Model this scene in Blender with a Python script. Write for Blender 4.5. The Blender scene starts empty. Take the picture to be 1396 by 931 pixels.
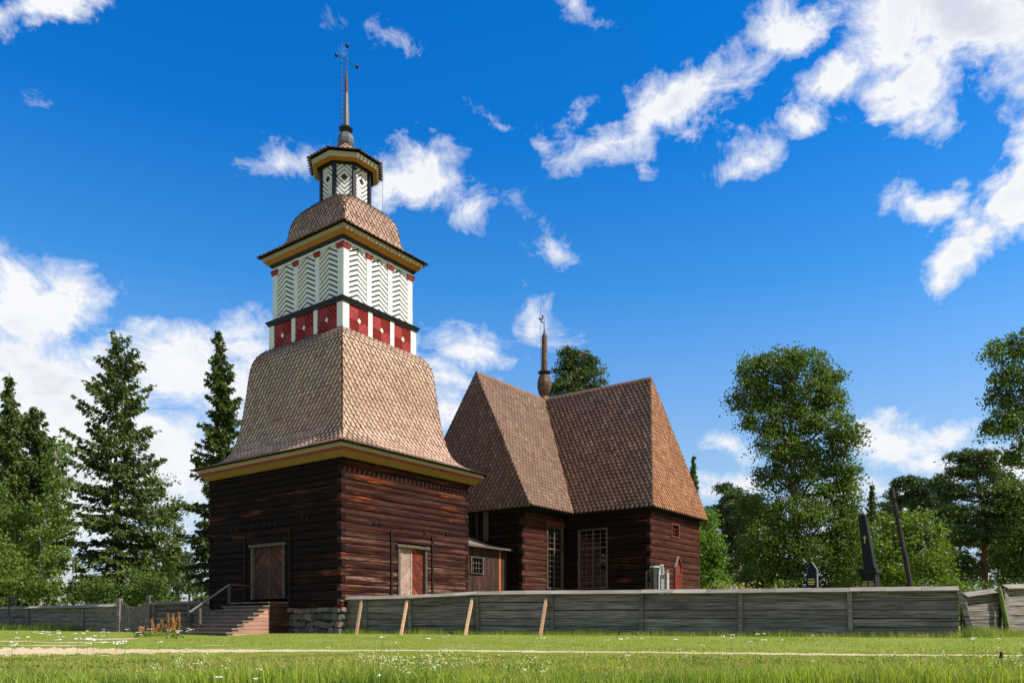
import bpy, math, random
import numpy as np
from mathutils import Vector, Matrix
R_ = math.radians
SC = bpy.context.scene
COL = SC.collection
rnd = random.Random(7)
RG = np.random.default_rng(11)

# ------------------------------------------------------------------ camera, sky, sun, exposure
EYE = 0.42
FPX, CX, CY = 1060.0, 698.0, 848.0
cam = bpy.data.cameras.new('camera'); camo = bpy.data.objects.new('camera', cam); COL.objects.link(camo)
camo.location = (0, 0, EYE); camo.rotation_euler = (math.pi/2, 0, 0)
cam.sensor_width = 36; cam.lens = FPX/1396*36; cam.shift_y = (CY-465.5)/1396
cam.clip_start = 0.1; cam.clip_end = 4000
SC.camera = camo
SC.view_settings.view_transform = 'Standard'; SC.view_settings.look = 'None'
SC.view_settings.exposure = 0.45; SC.view_settings.gamma = 1
SUN_EL, SUN_AZ = 50.0, 109.5
sl = bpy.data.lights.new('sun', 'SUN'); sl.energy = 5.0; sl.angle = R_(0.5); sl.color = (1, .955, .88)
so = bpy.data.objects.new('sun', sl); COL.objects.link(so)
sd = Vector((math.sin(R_(SUN_AZ))*math.cos(R_(SUN_EL)), math.cos(R_(SUN_AZ))*math.cos(R_(SUN_EL)), math.sin(R_(SUN_EL))))
so.rotation_euler = sd.to_track_quat('Z', 'Y').to_euler(); so.location = sd*60

def Zp(y, d): return EYE + (CY-y)*d/FPX          # height of a photo row at depth d
def Xp(x, d): return (x-CX)*d/FPX

class NT:
    def __init__(s, nt): s.nt = nt
    def n(s, t, ins=None, **kw):
        nd = s.nt.nodes.new('ShaderNode'+t)
        for k, v in kw.items(): setattr(nd, k, v)
        for k, v in (ins or {}).items():
            if isinstance(v, bpy.types.NodeSocket): s.nt.links.new(v, nd.inputs[k])
            else: nd.inputs[k].default_value = v
        return nd
    def m(s, op, a, b=None, c=None):
        ins = {0: a}
        if b is not None: ins[1] = b
        if c is not None: ins[2] = c
        return s.n('Math', ins, operation=op).outputs[0]
    def v(s, op, a, b=None):
        ins = {0: a}
        if b is not None: ins[1] = b
        nd = s.n('VectorMath', ins, operation=op)
        return nd.outputs['Value'] if op in ('DOT_PRODUCT', 'LENGTH') else nd.outputs[0]
    def ramp(s, fac, stops, interp='LINEAR'):
        nd = s.n('ValToRGB', {0: fac}); cr = nd.color_ramp; cr.interpolation = interp
        while len(cr.elements) < len(stops): cr.elements.new(.5)
        for e, (p, c) in zip(cr.elements, stops):
            e.position = p; e.color = (c, c, c, 1) if isinstance(c, (int, float)) else (*c[:3], 1)
        return nd.outputs[0]
    def mix(s, f, a, b, typ='MIX'):
        nd = s.n('Mix', data_type='RGBA', blend_type=typ)
        for k, v in ((0, f), (6, a), (7, b)):
            if isinstance(v, bpy.types.NodeSocket): s.nt.links.new(v, nd.inputs[k])
            else: nd.inputs[k].default_value = (*v, 1) if isinstance(v, tuple) and len(v) == 3 else v
        return nd.outputs[2]
    def maprange(s, x, a, b, c, d, smooth=False):
        nd = s.n('MapRange', {0: x, 1: a, 2: b, 3: c, 4: d})
        if smooth: nd.interpolation_type = 'SMOOTHSTEP'
        return nd.outputs[0]

def azel(px, py):
    x, y, z = (px-CX)/FPX, 1.0, (CY-py)/FPX
    return math.atan2(x, y), math.atan2(z, math.hypot(x, y))

def make_world():
    w = bpy.data.worlds.new('World'); SC.world = w; w.use_nodes = True
    t = NT(w.node_tree); bg = w.node_tree.nodes['Background']
    sky = t.n('TexSky', sky_type='NISHITA'); sky.sun_disc = False
    sky.sun_elevation = R_(SUN_EL); sky.sun_rotation = R_(SUN_AZ)
    tc = t.n('TexCoord'); D = t.v('NORMALIZE', tc.outputs['Generated'])
    sx = t.n('SeparateXYZ', {0: D})
    az = t.m('ARCTAN2', sx.outputs[0], sx.outputs[1])
    el = t.m('ARCSINE', sx.outputs[2])
    eln = t.m('DIVIDE', el, math.pi/2)
    g = lambda r, gg, b: (r/2.5, gg/2.5, b/2.5)
    tint = t.ramp(eln, [(0, g(1.25, 1.15, 1.5)), (.055, g(1.25, 1.3, 1.55)), (.11, g(1.32, 1.52, 1.70)), (.15, g(1.15, 1.52, 1.85)), (.2, g(.80, 1.47, 2.02)),
                        (.255, g(.36, 1.32, 2.12)), (.35, g(.05, 1.06, 2.15)), (.44, g(.02, .98, 2.1)), (.62, g(.5, .95, 1.35)), (1, g(.8, .95, 1.1))])
    tint = t.v('MULTIPLY', tint, (2.5, 2.5, 2.5))
    sdot = t.v('DOT_PRODUCT', D, tuple(sd))
    tint = t.mix(t.maprange(sdot, .45, .85, 0, 1, True), tint, (.75, .8, .85))
    blue = t.v('MINIMUM', t.v('MULTIPLY', sky.outputs[0], tint), (9.5, 9.5, 9.5))
    # clouds: groups of soft ellipses fixed in azimuth and elevation, broken up by noise
    CL = [(35,8,115,42,-10,1),(20,40,40,25,0,.8),(25,410,115,85,8,1.5),(75,540,165,110,8,1.4),(250,500,120,70,10,1.2),(190,460,80,30,-5,.8),(140,620,250,110,0,1.7),(330,480,70,50,0,1.0),(320,540,70,90,0,1.1),(60,700,260,110,0,1.3),(270,640,60,50,0,.8),
          (398,212,52,34,0,.75),(560,232,98,42,8,1.1),(628,285,36,28,20,.55),(530,60,48,20,20,.35),(30,138,26,16,30,.3),(715,315,42,22,40,.38),(740,345,40,14,20,.35),
          (635,460,80,28,0,.8),(600,500,60,22,20,.5),(742,432,55,34,40,.62),(690,182,30,14,0,.28),(610,560,60,50,0,.9),(790,12,60,22,20,.4),(845,22,22,30,60,.35),
          (935,150,190,44,-33,1.25),(1080,38,70,50,-25,1.2),(860,192,70,26,-25,.9),(975,95,60,20,-15,.5),(810,160,32,16,-30,.4),(750,195,18,12,0,.25),
          (1290,35,185,92,8,1.5),(1255,120,80,50,20,1.1),(1165,95,75,36,-5,1.0),(1120,152,62,24,-5,.7),(1020,200,55,28,-15,.75),(1385,120,60,50,0,.6),
          (1272,262,66,34,-12,1.0),(1325,298,60,34,-25,.9),(1300,348,84,44,-35,1.25),(1388,245,60,95,10,1.6),(1350,310,60,40,-30,1.1),
          (1215,600,85,44,5,1.25),(1300,590,60,22,0,.8),(1275,640,55,34,0,1.0),(1390,640,50,40,0,1.0),(1000,612,34,22,0,.5),(970,660,50,22,0,.6),(1130,690,80,30,0,.5),
          (1060,700,90,40,0,.5)]
    V = t.n('CombineXYZ', {0: az, 1: el, 2: 0.0}).outputs[0]
    nz = t.n('TexNoise', {'Vector': D, 'Scale': 6.0, 'Detail': 7.0, 'Roughness': .62}).outputs['Color']
    V = t.v('ADD', V, t.v('MULTIPLY', t.v('SUBTRACT', nz, (.5, .5, .5)), (.20, .15, 0)))
    fld = None; top = None
    for (x, y, rx, ry, rot, stg) in CL:
        a0 = np.array(azel(x, y)); J = np.array([np.array(azel(x+1, y))-a0, np.array(azel(x, y+1))-a0]).T
        c, s = math.cos(R_(rot)), math.sin(R_(rot))
        Rm = np.array([[c/rx, s/rx], [-s/ry, c/ry]]) @ np.linalg.inv(J)
        q = t.v('SUBTRACT', V, (a0[0], a0[1], 0))
        d1 = t.v('DOT_PRODUCT', q, (Rm[0][0], Rm[0][1], 0)); d2 = t.v('DOT_PRODUCT', q, (Rm[1][0], Rm[1][1], 0))
        ll = t.m('SQRT', t.m('ADD', t.m('MULTIPLY', d1, d1), t.m('MULTIPLY', d2, d2)))
        val = t.m('MULTIPLY_ADD', ll, -stg, stg)
        fld = val if fld is None else t.m('SMOOTH_MAX', fld, val, .12)
    n1 = t.n('TexNoise', {'Vector': t.v('MULTIPLY', D, (1, 1, 1.5)), 'Scale': 15.0, 'Detail': 14.0, 'Roughness': .68, 'Distortion': .5}).outputs['Fac']
    n2 = t.n('TexNoise', {'Vector': t.v('MULTIPLY', D, (1, 1, 1.5)), 'Scale': 3.2, 'Detail': 9.0, 'Roughness': .6}).outputs['Fac']
    aa = t.m('ABSOLUTE', az)
    rest = t.m('MULTIPLY', t.maprange(n2, .44, .62, -.6, 1.2), 1.0)  # clouds out of view, thickened to keep the fill light neutral
    outside = t.maprange(aa, .72, .95, 0, 1, True)
    high = t.maprange(el, .80, 1.0, 0, 1, True)
    outm = t.m('MAXIMUM', outside, high)
    fld = t.n('Mix', {0: outm, 2: fld, 3: rest}, data_type='FLOAT').outputs[0]
    dens = t.m('MULTIPLY_ADD', t.m('SUBTRACT', n1, .5), 2.5, fld)
    d = t.m('POWER', t.maprange(dens, -.02, .78, 0, 1), 1.15)
    d = t.m('MULTIPLY', d, t.maprange(el, -.01, .03, 0, 1))
    core = t.maprange(dens, .55, 1.5, 0, 1, True)
    nsh = t.n('TexNoise', {'Vector': t.v('ADD', t.v('MULTIPLY', D, (1, 1, 1.6)), (.02, 0, .03)), 'Scale': 6.0, 'Detail': 8.0, 'Roughness': .6}).outputs['Fac']
    grey = t.m('MULTIPLY', core, t.maprange(nsh, .40, .66, 0, 1, True))
    ccol = t.mix(grey, (9.35, 9.5, 9.8), (6.7, 7.2, 8.2))
    out = t.mix(d, blue, ccol)
    w.node_tree.links.new(out, bg.inputs[0]); bg.inputs[1].default_value = .0735
make_world()

# ------------------------------------------------------------------ frames
TH = R_(36.5)
RV = np.array([math.sin(TH), math.cos(TH)]); LV = np.array([-math.cos(TH), math.sin(TH)])
ROT = math.pi/2 - TH
TC = np.array([-7.903, 35.791])                   # bell tower centre
MC = np.array([2.044, 49.232])                    # crossing of the church
def wp(C, u, v): p = C + RV*u + LV*v; return float(p[0]), float(p[1])

FA, FB = np.array([-6.4, 30.3]), np.array([12.7, 22.0])   # line of the long churchyard fence
fdir = (FB-FA)/np.linalg.norm(FB-FA); fnor = np.array([fdir[1], -fdir[0]])   # towards the camera
def gz(x, y):
    x = np.asarray(x, float); y = np.asarray(y, float)
    q = (x-FA[0])*fnor[0] + (y-FA[1])*fnor[1]
    q = np.maximum(q, 0)
    z = -.30*(1-np.exp(-q/7.0))
    und = .018*np.sin(x*.9+1.3)*np.sin(y*.7)*np.clip(q/4, 0, 1)*np.clip((60-q)/20, 0, 1)
    return z + und
def ghit(px, py):
    d = 15.
    for _ in range(60):
        z = float(gz(Xp(px, d), d)); d = .5*d + .5*(EYE-z)*FPX/(py-CY)
    return Xp(px, d), d

# ------------------------------------------------------------------ mesh helpers
def link(name, me, mats=None, parent=None, loc=None, label=None, kind=None, smooth=False):
    o = bpy.data.objects.new(name, me); COL.objects.link(o)
    if mats is not None and me is not None and not me.materials:
        for m in (mats if isinstance(mats, (list, tuple)) else [mats]): me.materials.append(m)
    if parent is not None: o.parent = parent
    if loc is not None: o.location = loc
    if label: o['label'] = label
    if kind: o['kind'] = kind
    if smooth and me: me.shade_smooth()
    return o
def thing(name, label, cat, loc=(0, 0, 0), rz=0, group=None):
    o = bpy.data.objects.new(name, None); COL.objects.link(o); o.empty_display_size = .3
    o.location = loc; o.rotation_euler = (0, 0, rz); o['label'] = label; o['category'] = cat
    if group: o['group'] = group
    return o
def tag(o, label, cat, group=None):
    o['label'] = label; o['category'] = cat
    if group: o['group'] = group
    return o

class MB:
    def __init__(s): s.v = []; s.f = []; s.mi = []
    def add(s, vs, fs, mi=0):
        b = len(s.v); s.v += [tuple(map(float, p)) for p in vs]; s.f += [tuple(b+i for i in f) for f in fs]; s.mi += [mi]*len(fs); return s
    def box(s, c, h, M=None, mi=0, taper=1.0):
        vs = []
        for z in (-1, 1):
            k = taper if z > 0 else 1
            for x, y in ((-1, -1), (1, -1), (1, 1), (-1, 1)): vs.append(Vector((x*h[0]*k, y*h[1]*k, z*h[2])))
        if M is not None: vs = [M @ p for p in vs]
        vs = [p+Vector(c) for p in vs]
        return s.add(vs, [(0, 3, 2, 1), (4, 5, 6, 7), (0, 1, 5, 4), (1, 2, 6, 5), (2, 3, 7, 6), (3, 0, 4, 7)], mi)
    def bar(s, a, b, w, h=None, mi=0, up=(0, 0, 1)):
        a = Vector(a); b = Vector(b); h = h or w; d = b-a; L = d.length; d.normalize(); up = Vector(up)
        x = d.cross(up)
        if x.length < 1e-4: x = d.cross(Vector((1, 0, 0)))
        x.normalize(); y = x.cross(d).normalized()
        M = Matrix((x, d, y)).transposed()
        return s.box((a+b)/2, (w/2, L/2, h/2), M, mi)
    def tube(s, pts, rad, n=8, mi=0, caps=True):
        pts = [Vector(p) for p in pts]; rings = []
        if not isinstance(rad, (list, tuple)): rad = [rad]*len(pts)
        for i, p in enumerate(pts):
            d = (pts[min(i+1, len(pts)-1)]-pts[max(i-1, 0)]).normalized()
            x = d.cross(Vector((0, 0, 1)))
            if x.length < 1e-3: x = Vector((1, 0, 0))
            x.normalize(); y = d.cross(x)
            rings.append([p+(x*math.cos(2*math.pi*k/n)+y*math.sin(2*math.pi*k/n))*rad[i] for k in range(n)])
        vs = [q for r in rings for q in r]; fs = []
        for i in range(len(pts)-1):
            for k in range(n): fs.append((i*n+k, i*n+(k+1) % n, (i+1)*n+(k+1) % n, (i+1)*n+k))
        if caps: fs += [tuple(range(n-1, -1, -1)), tuple((len(pts)-1)*n+k for k in range(n))]
        return s.add(vs, fs, mi)
    def lathe(s, prof, n=12, c=(0, 0), mi=0, a0=0):
        vs = [(c[0]+r*math.cos(a0+2*math.pi*k/n), c[1]+r*math.sin(a0+2*math.pi*k/n), z) for r, z in prof for k in range(n)]
        fs = [(i*n+k, i*n+(k+1) % n, (i+1)*n+(k+1) % n, (i+1)*n+k) for i in range(len(prof)-1) for k in range(n)]
        return s.add(vs, fs, mi)
    def prism(s, poly, nrm, th, mi=0):
        # poly: 3D points (ccw seen from outside), extruded back by th along -nrm
        n = len(poly); N = Vector(nrm); P = [Vector(p) for p in poly]
        vs = P + [p - N*th for p in P]
        fs = [tuple(range(n)), tuple(range(2*n-1, n-1, -1))] + [(i, i+n, (i+1) % n+n, (i+1) % n) for i in range(n)]
        return s.add(vs, fs, mi)
    def mesh(s, name):
        me = bpy.data.meshes.new(name); me.from_pydata(s.v, [], s.f)
        if any(s.mi): me.polygons.foreach_set('material_index', s.mi)
        me.update(); return me
    def build(s, name, mats, parent=None, loc=None, label=None, kind=None, smooth=False):
        return link(name, s.mesh(name), mats, parent, loc, label, kind, smooth)

def npmesh(name, V, Fq, smooth=False, mi=None, col=None):
    """V (n,3); Fq (m,k) index array"""
    me = bpy.data.meshes.new(name); V = np.asarray(V, np.float32); Fq = np.asarray(Fq, np.int32)
    m, k = Fq.shape
    me.vertices.add(len(V)); me.vertices.foreach_set('co', V.ravel())
    me.loops.add(m*k); me.loops.foreach_set('vertex_index', Fq.ravel())
    me.polygons.add(m); me.polygons.foreach_set('loop_start', np.arange(0, m*k, k, dtype=np.int32))
    me.polygons.foreach_set('loop_total', np.full(m, k, np.int32))
    if mi is not None: me.polygons.foreach_set('material_index', np.asarray(mi, np.int32))
    me.update(calc_edges=True); me.validate()
    if col is not None:
        a = me.attributes.new('tone', 'FLOAT', 'POINT'); a.data.foreach_set('value', np.asarray(col, np.float32))
    return me

# ------------------------------------------------------------------ materials
MATS = {}
def newmat(name):
    m = bpy.data.materials.new(name); m.use_nodes = True; MATS[name] = m
    return m, NT(m.node_tree), m.node_tree.nodes['Principled BSDF']
def setb(t, b, **kw):
    names = dict(col='Base Color', rough='Roughness', metal='Metallic', spec='Specular IOR Level', normal='Normal')
    for k, v in kw.items():
        s = b.inputs[names[k]]
        if isinstance(v, bpy.types.NodeSocket): t.nt.links.new(v, s)
        else: s.default_value = (*v, 1) if isinstance(v, tuple) else v
def objvec(t, scale, rnd_shift=True):
    tc = t.n('TexCoord').outputs['Object']
    if rnd_shift:
        r = t.n('ObjectInfo').outputs['Random']
        tc = t.v('ADD', tc, t.n('CombineXYZ', {0: t.m('MULTIPLY', r, 37.), 1: t.m('MULTIPLY', r, 91.), 2: t.m('MULTIPLY', r, 53.)}).outputs[0])
    return t.n('Mapping', {0: tc, 3: scale}).outputs[0], tc
def bump(t, h, strength, dist=.02):
    return t.n('Bump', {'Height': h, 'Strength': strength, 'Distance': dist}).outputs[0]

def wood_log(name, base, dark, hot, pale, hotamt, paleamt, lowpale=0.0):
    m, t, b = newmat(name)
    v, raw = objvec(t, (.42, 16., 20.))
    n = t.n('TexNoise', {'Vector': v, 'Scale': 1.7, 'Detail': 9., 'Roughness': .72}).outputs['Fac']
    fine = t.n('TexNoise', {'Vector': t.n('Mapping', {0: raw, 3: (1.6, 30., 40.)}).outputs[0], 'Scale': 1.5, 'Detail': 5., 'Roughness': .6}).outputs['Fac']
    big = t.n('TexNoise', {'Vector': t.n('Mapping', {0: raw, 3: (.30, 5., 5.5)}).outputs[0], 'Scale': 1.1, 'Detail': 4.}).outputs['Fac']
    r = t.n('ObjectInfo').outputs['Random']
    c = t.mix(t.maprange(n, .40, .60, 0, 1), dark, base)
    pm = t.m('MULTIPLY', t.maprange(big, .46, .66, 0, 1, True), t.maprange(fine, .40, .62, .2, 1))
    hz = t.maprange(t.n('SeparateXYZ', {0: t.n('NewGeometry').outputs['Position']}).outputs[2], 1.2, 4.6, 1.0, .16)
    c = t.mix(t.m('MULTIPLY', t.m('MULTIPLY', pm, paleamt), hz), c, pale)
    hm = t.m('MULTIPLY', t.maprange(t.m('ADD', n, t.m('MULTIPLY', t.m('SUBTRACT', r, .5), .14)), .575, .655, 0, 1, True), t.maprange(big, .40, .56, 1, .1, True))
    msk = t.maprange(t.n('TexNoise', {'Vector': t.n('NewGeometry').outputs['Position'], 'Scale': .42, 'Detail': 2.}).outputs['Fac'], .45, .60, .12, 1, True)
    c = t.mix(t.m('MULTIPLY', t.m('MULTIPLY', hm, hotamt), msk), c, hot)
    crack = t.maprange(fine, .34, .46, .18, 1)
    c = t.mix(1.0, c, t.n('CombineColor', {0: crack, 1: crack, 2: crack}).outputs[0], 'MULTIPLY')
    setb(t, b, col=c, rough=t.maprange(fine, .3, .7, .75, .95), spec=.12, normal=bump(t, t.m('ADD', n, fine), .55, .018))
    return m
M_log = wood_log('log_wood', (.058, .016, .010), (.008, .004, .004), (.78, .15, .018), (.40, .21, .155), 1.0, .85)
M_log_shade = wood_log('shaded_log_wood', (.017, .007, .005), (.005, .003, .003), (.50, .11, .02), (.07, .03, .02), .65, .3)  # darker log copy for walls off the sunny side, shade in its colour
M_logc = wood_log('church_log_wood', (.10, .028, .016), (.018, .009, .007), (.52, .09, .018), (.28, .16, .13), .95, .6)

def shingle_mat(name, c1, c2, c3):
    m, t, b = newmat(name)
    isl = t.n('NewGeometry').outputs['Random Per Island']
    r = t.m('FRACT', t.m('ADD', isl, t.m('MULTIPLY', t.n('ObjectInfo').outputs['Random'], 7.3)))
    tc = t.n('NewGeometry').outputs['Position']
    big = t.n('TexNoise', {'Vector': tc, 'Scale': .55, 'Detail': 3.}).outputs['Fac']
    fine = t.n('TexNoise', {'Vector': t.n('Mapping', {0: tc, 3: (28., 28., 5.)}).outputs[0], 'Scale': 1., 'Detail': 4.}).outputs['Fac']
    c = t.ramp(r, [(0, c1), (.45, c2), (.85, c2), (1, c3)])
    c = t.mix(t.maprange(big, .42, .68, 0, .55), c, c1)
    wth = t.n('TexNoise', {'Vector': t.n('Mapping', {0: tc, 3: (1.6, 1.6, .5)}).outputs[0], 'Scale': 1.3, 'Detail': 6., 'Roughness': .7}).outputs['Fac']
    c = t.mix(t.maprange(wth, .54, .70, 0, .35, True), c, tuple(.30*(c2[0]+c2[1]+c2[2])/1.0*k for k in (1.08, .96, .84)))
    c = t.mix(t.maprange(wth, .42, .30, 0, .5, True), c, tuple(v*.45 for v in c1))
    k = t.maprange(fine, .3, .7, .72, 1.18)
    c = t.mix(1.0, c, t.n('CombineColor', {0: k, 1: k, 2: k}).outputs[0], 'MULTIPLY')
    setb(t, b, col=c, rough=.62, spec=.35, normal=bump(t, fine, .4, .01))
    return m
M_sh_tower = shingle_mat('tower_shingle', (.38, .225, .15), (.56, .365, .262), (.62, .40, .26))
M_sh_church = shingle_mat('church_shingle', (.14, .068, .040), (.24, .130, .080), (.35, .205, .125))
M_sh_orange = shingle_mat('fresh_church_shingle', (.25, .09, .034), (.41, .175, .07), (.54, .25, .11))
M_sh_top = shingle_mat('upper_tower_shingle', (.26, .145, .10), (.48, .30, .215), (.56, .34, .22))

def paint(name, col, rough=.6, var=.12, grain=.25, dirt=0.0, scale=3.0, metal=0.0):
    m, t, b = newmat(name)
    v, raw = objvec(t, (1, 1, 1))
    n = t.n('TexNoise', {'Vector': v, 'Scale': scale, 'Detail': 6., 'Roughness': .65}).outputs['Fac']
    f = t.n('TexNoise', {'Vector': v, 'Scale': scale*14, 'Detail': 3.}).outputs['Fac']
    k = t.maprange(n, .3, .7, 1-var, 1+var)
    c = t.mix(1.0, (*col, 1), t.n('CombineColor', {0: k, 1: k, 2: k}).outputs[0], 'MULTIPLY')
    if dirt: c = t.mix(t.m('MULTIPLY', t.maprange(n, .5, .7, 0, 1), dirt), c, (col[0]*.45, col[1]*.42, col[2]*.38, 1))
    setb(t, b, col=c, rough=rough, metal=metal, spec=.25 if max(col) < .05 else .4, normal=bump(t, f, grain, .01))
    return m
M_white = paint('white_paint', (.73, .72, .67), .6, .07, .4, .35, 2.2)
M_cream = paint('cream_paint', (.40, .34, .25), .6, .15, .3, .5, 2)
M_black = paint('black_paint', (.016, .018, .022), .45, .2, .3)
M_ochre = paint('ochre_paint', (.34, .135, .016), .6, .12, .3, .4, 2)
M_ochre2 = paint('weathered_ochre_paint', (.25, .135, .028), .7, .2, .3, .6, 2)
M_red = paint('red_paint', (.29, .020, .016), .65, .35, .5, .3)
M_redtrim = paint('red_trim_paint', (.30, .030, .015), .6, .2, .3)
M_soffit = paint('dark_soffit_wood', (.016, .009, .007), .9, .3)
M_metal = paint('grey_sheet_metal', (.10, .115, .12), .45, .2, .2, .4, 6)
M_spire = paint('spire_sheet_metal', (.12, .115, .115), .4, .25, .2, .6, 5)
M_iron = paint('black_iron', (.02, .022, .03), .5, .2)
M_rust = paint('rusty_iron', (.11, .04, .022), .7, .3)
M_granite = paint('black_granite', (.010, .010, .010), .65, .3, .05)
M_gold = paint('gold_lettering', (.65, .42, .10), .35, .2)
M_lime = paint('pale_stone', (.48, .45, .41), .8, .2, .5, .5)
M_lamp = paint('pale_lamp_housing', (.5, .5, .48), .5, .1)
M_bench = paint('black_bench_metal', (.018, .022, .02), .4, .2)
M_redboard = paint('red_board', (.16, .025, .015), .7, .35, .5, .5)

def grain_wood(name, c1, c2, c3=None, rough=.85, sc=(.9, 12., 14.), amt=.5):
    m, t, b = newmat(name)
    v, raw = objvec(t, sc)
    n = t.n('TexNoise', {'Vector': v, 'Scale': 1.4, 'Detail': 8., 'Roughness': .65}).outputs['Fac']
    big = t.n('TexNoise', {'Vector': raw, 'Scale': .9, 'Detail': 4.}).outputs['Fac']
    c = t.mix(t.maprange(n, .35, .65, 0, 1), c1, c2)
    if c3: c = t.mix(t.m('MULTIPLY', t.maprange(big, .52, .7, 0, 1, True), amt), c, c3)
    r = t.maprange(t.n('ObjectInfo').outputs['Random'], 0, 1, .78, 1.2)
    c = t.mix(1.0, c, t.n('CombineColor', {0: r, 1: r, 2: r}).outputs[0], 'MULTIPLY')
    setb(t, b, col=c, rough=rough, spec=.3, normal=bump(t, n, .8, .02))
    return m
M_fence = grain_wood('weathered_grey_wood', (.050, .042, .034), (.32, .27, .23), (.075, .065, .05), .9, (.7, 20., 24.))
M_cap = grain_wood('pale_grey_cap_wood', (.15, .13, .11), (.31, .275, .24), (.10, .09, .08), .85)
M_prop = grain_wood('new_pine_wood', (.50, .28, .14), (.64, .41, .22), None, .7)
M_doorpale = grain_wood('bleached_door_wood', (.30, .19, .15), (.48, .34, .29), (.26, .10, .06), .8)
M_doorred = grain_wood('red_door_wood', (.05, .012, .008), (.20, .032, .014), (.52, .085, .016), .8, amt=.9)
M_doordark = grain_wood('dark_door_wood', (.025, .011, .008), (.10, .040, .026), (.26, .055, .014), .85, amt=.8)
M_frame = grain_wood('grey_frame_wood', (.06, .047, .036), (.15, .12, .095), None, .85)
M_step = grain_wood('step_wood', (.09, .065, .05), (.25, .19, .15), (.33, .22, .17), .85)
M_stepside = grain_wood('step_side_wood', (.30, .15, .10), (.46, .27, .20), None, .85)
M_tarwood = grain_wood('tarred_board_wood', (.018, .009, .007), (.065, .030, .021), (.15, .04, .02), .85, (12., 12., .9))
M_orange = grain_wood('orange_board_wood', (.30, .06, .02), (.5, .13, .045), None, .8, (12., 12., .9))
M_porchroof = grain_wood('porch_roof_board', (.12, .08, .06), (.26, .19, .15), (.3, .2, .14), .85)
M_winframe = grain_wood('window_frame_wood', (.075, .04, .026), (.15, .095, .065), None, .8, (8., 8., 1.))
M_bark_sp = grain_wood('spruce_bark', (.05, .035, .028), (.11, .085, .07), None, .95, (6., 6., 1.5))
M_bark_bi = grain_wood('birch_bark', (.55, .52, .46), (.12, .09, .07), (.5, .42, .3), .8, (1.5, 1.5, 5.))
M_bark_dk = grain_wood('dark_birch_bark', (.07, .055, .045), (.16, .13, .11), None, .9, (6., 6., 1.5))
M_bark_pi = grain_wood('pine_bark', (.30, .12, .05), (.16, .075, .045), None, .9, (6., 6., 2.))
M_pole = grain_wood('dark_pole_wood', (.016, .012, .010), (.045, .035, .03), None, .9, (10., 10., 1.))

M_tar_shade_edge = paint('tar_and_shade_shingle_edge', (.045, .024, .016), .8, .3)  # rim colour: tar on the end grain plus painted shadow of the gaps
def stone_mat():
    m, t, b = newmat('granite_fieldstone')
    v, raw = objvec(t, (1, 1, 1))
    n = t.n('TexNoise', {'Vector': v, 'Scale': 3., 'Detail': 8., 'Roughness': .7}).outputs['Fac']
    r = t.n('ObjectInfo').outputs['Random']
    c = t.ramp(r, [(0, (.06, .052, .045)), (.3, (.13, .115, .10)), (.55, (.26, .165, .12)), (.8, (.10, .095, .09)), (1, (.22, .20, .155))])
    k = t.maprange(n, .3, .7, .55, 1.3)
    c = t.mix(1.0, c, t.n('CombineColor', {0: k, 1: k, 2: k}).outputs[0], 'MULTIPLY')
    c = t.mix(t.maprange(t.n('TexNoise', {'Vector': v, 'Scale': 1.7, 'Detail': 5.}).outputs['Fac'], .56, .66, 0, .6), c, (.10, .12, .05))
    setb(t, b, col=c, rough=.9, normal=bump(t, n, .9, .04))
    return m
M_stone = stone_mat()
def glass_mat():
    m, t, b = newmat('old_window_glass')
    t.nt.nodes.remove(b); out = t.nt.nodes['Material Output']
    n = t.n('TexNoise', {'Vector': t.n('TexCoord').outputs['Object'], 'Scale': 4.}).outputs['Fac']
    gl = t.n('BsdfGlossy', {'Color': (.8, .85, .9, 1), 'Roughness': .06, 'Normal': bump(t, n, .3, .02)})
    tr = t.n('BsdfTransparent', {'Color': (.6, .65, .68, 1)})
    fr = t.n('Fresnel', {'IOR': 1.5})
    f = t.m('ADD', t.m('MULTIPLY', fr.outputs[0], 2.0), .05)
    mx = t.n('MixShader', {0: f, 1: tr.outputs[0], 2: gl.outputs[0]})
    t.nt.links.new(mx.outputs[0], out.inputs[0]); return m
M_glass = glass_mat()

def leaf_mat(name, c1, c2, trans=.3, rough=.55, hi=None):
    m, t, b = newmat(name)
    isl = t.n('NewGeometry').outputs['Random Per Island']
    tc = t.n('TexCoord').outputs['Object']
    big = t.n('TexNoise', {'Vector': tc, 'Scale': .8, 'Detail': 3.}).outputs['Fac']
    f = t.m('ADD', t.m('MULTIPLY', isl, .6), t.maprange(big, .35, .65, 0, .4))
    c = t.mix(f, c1, c2)
    if hi: c = t.mix(t.maprange(isl, .93, 1, 0, .8), c, hi)
    setb(t, b, col=c, rough=rough, spec=.3)
    tl = t.n('BsdfTranslucent', {'Color': t.mix(1.0, c, (1.25, 1.5, .5, 1), 'MULTIPLY')})
    mx = t.n('MixShader', {0: trans, 1: b.outputs[0], 2: tl.outputs[0]})
    t.nt.links.new(mx.outputs[0], t.nt.nodes['Material Output'].inputs[0]); return m
M_spruce = leaf_mat('spruce_needles', (.040, .064, .014), (.125, .165, .034), .22)
M_pine = leaf_mat('pine_needles', (.040, .062, .020), (.105, .145, .042), .2)
M_birch = leaf_mat('birch_leaves', (.070, .110, .016), (.18, .25, .04), .35)
M_light = leaf_mat('light_green_leaves', (.075, .14, .018), (.17, .27, .04), .38)
M_dkbirch = leaf_mat('dark_birch_leaves', (.052, .085, .015), (.15, .205, .034), .35)
M_far = leaf_mat('far_forest_leaves', (.05, .075, .05), (.09, .125, .075), .2)
M_grass = leaf_mat('meadow_grass', (.130, .205, .022), (.43, .48, .075), .42, .5, (.50, .38, .12))
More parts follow.
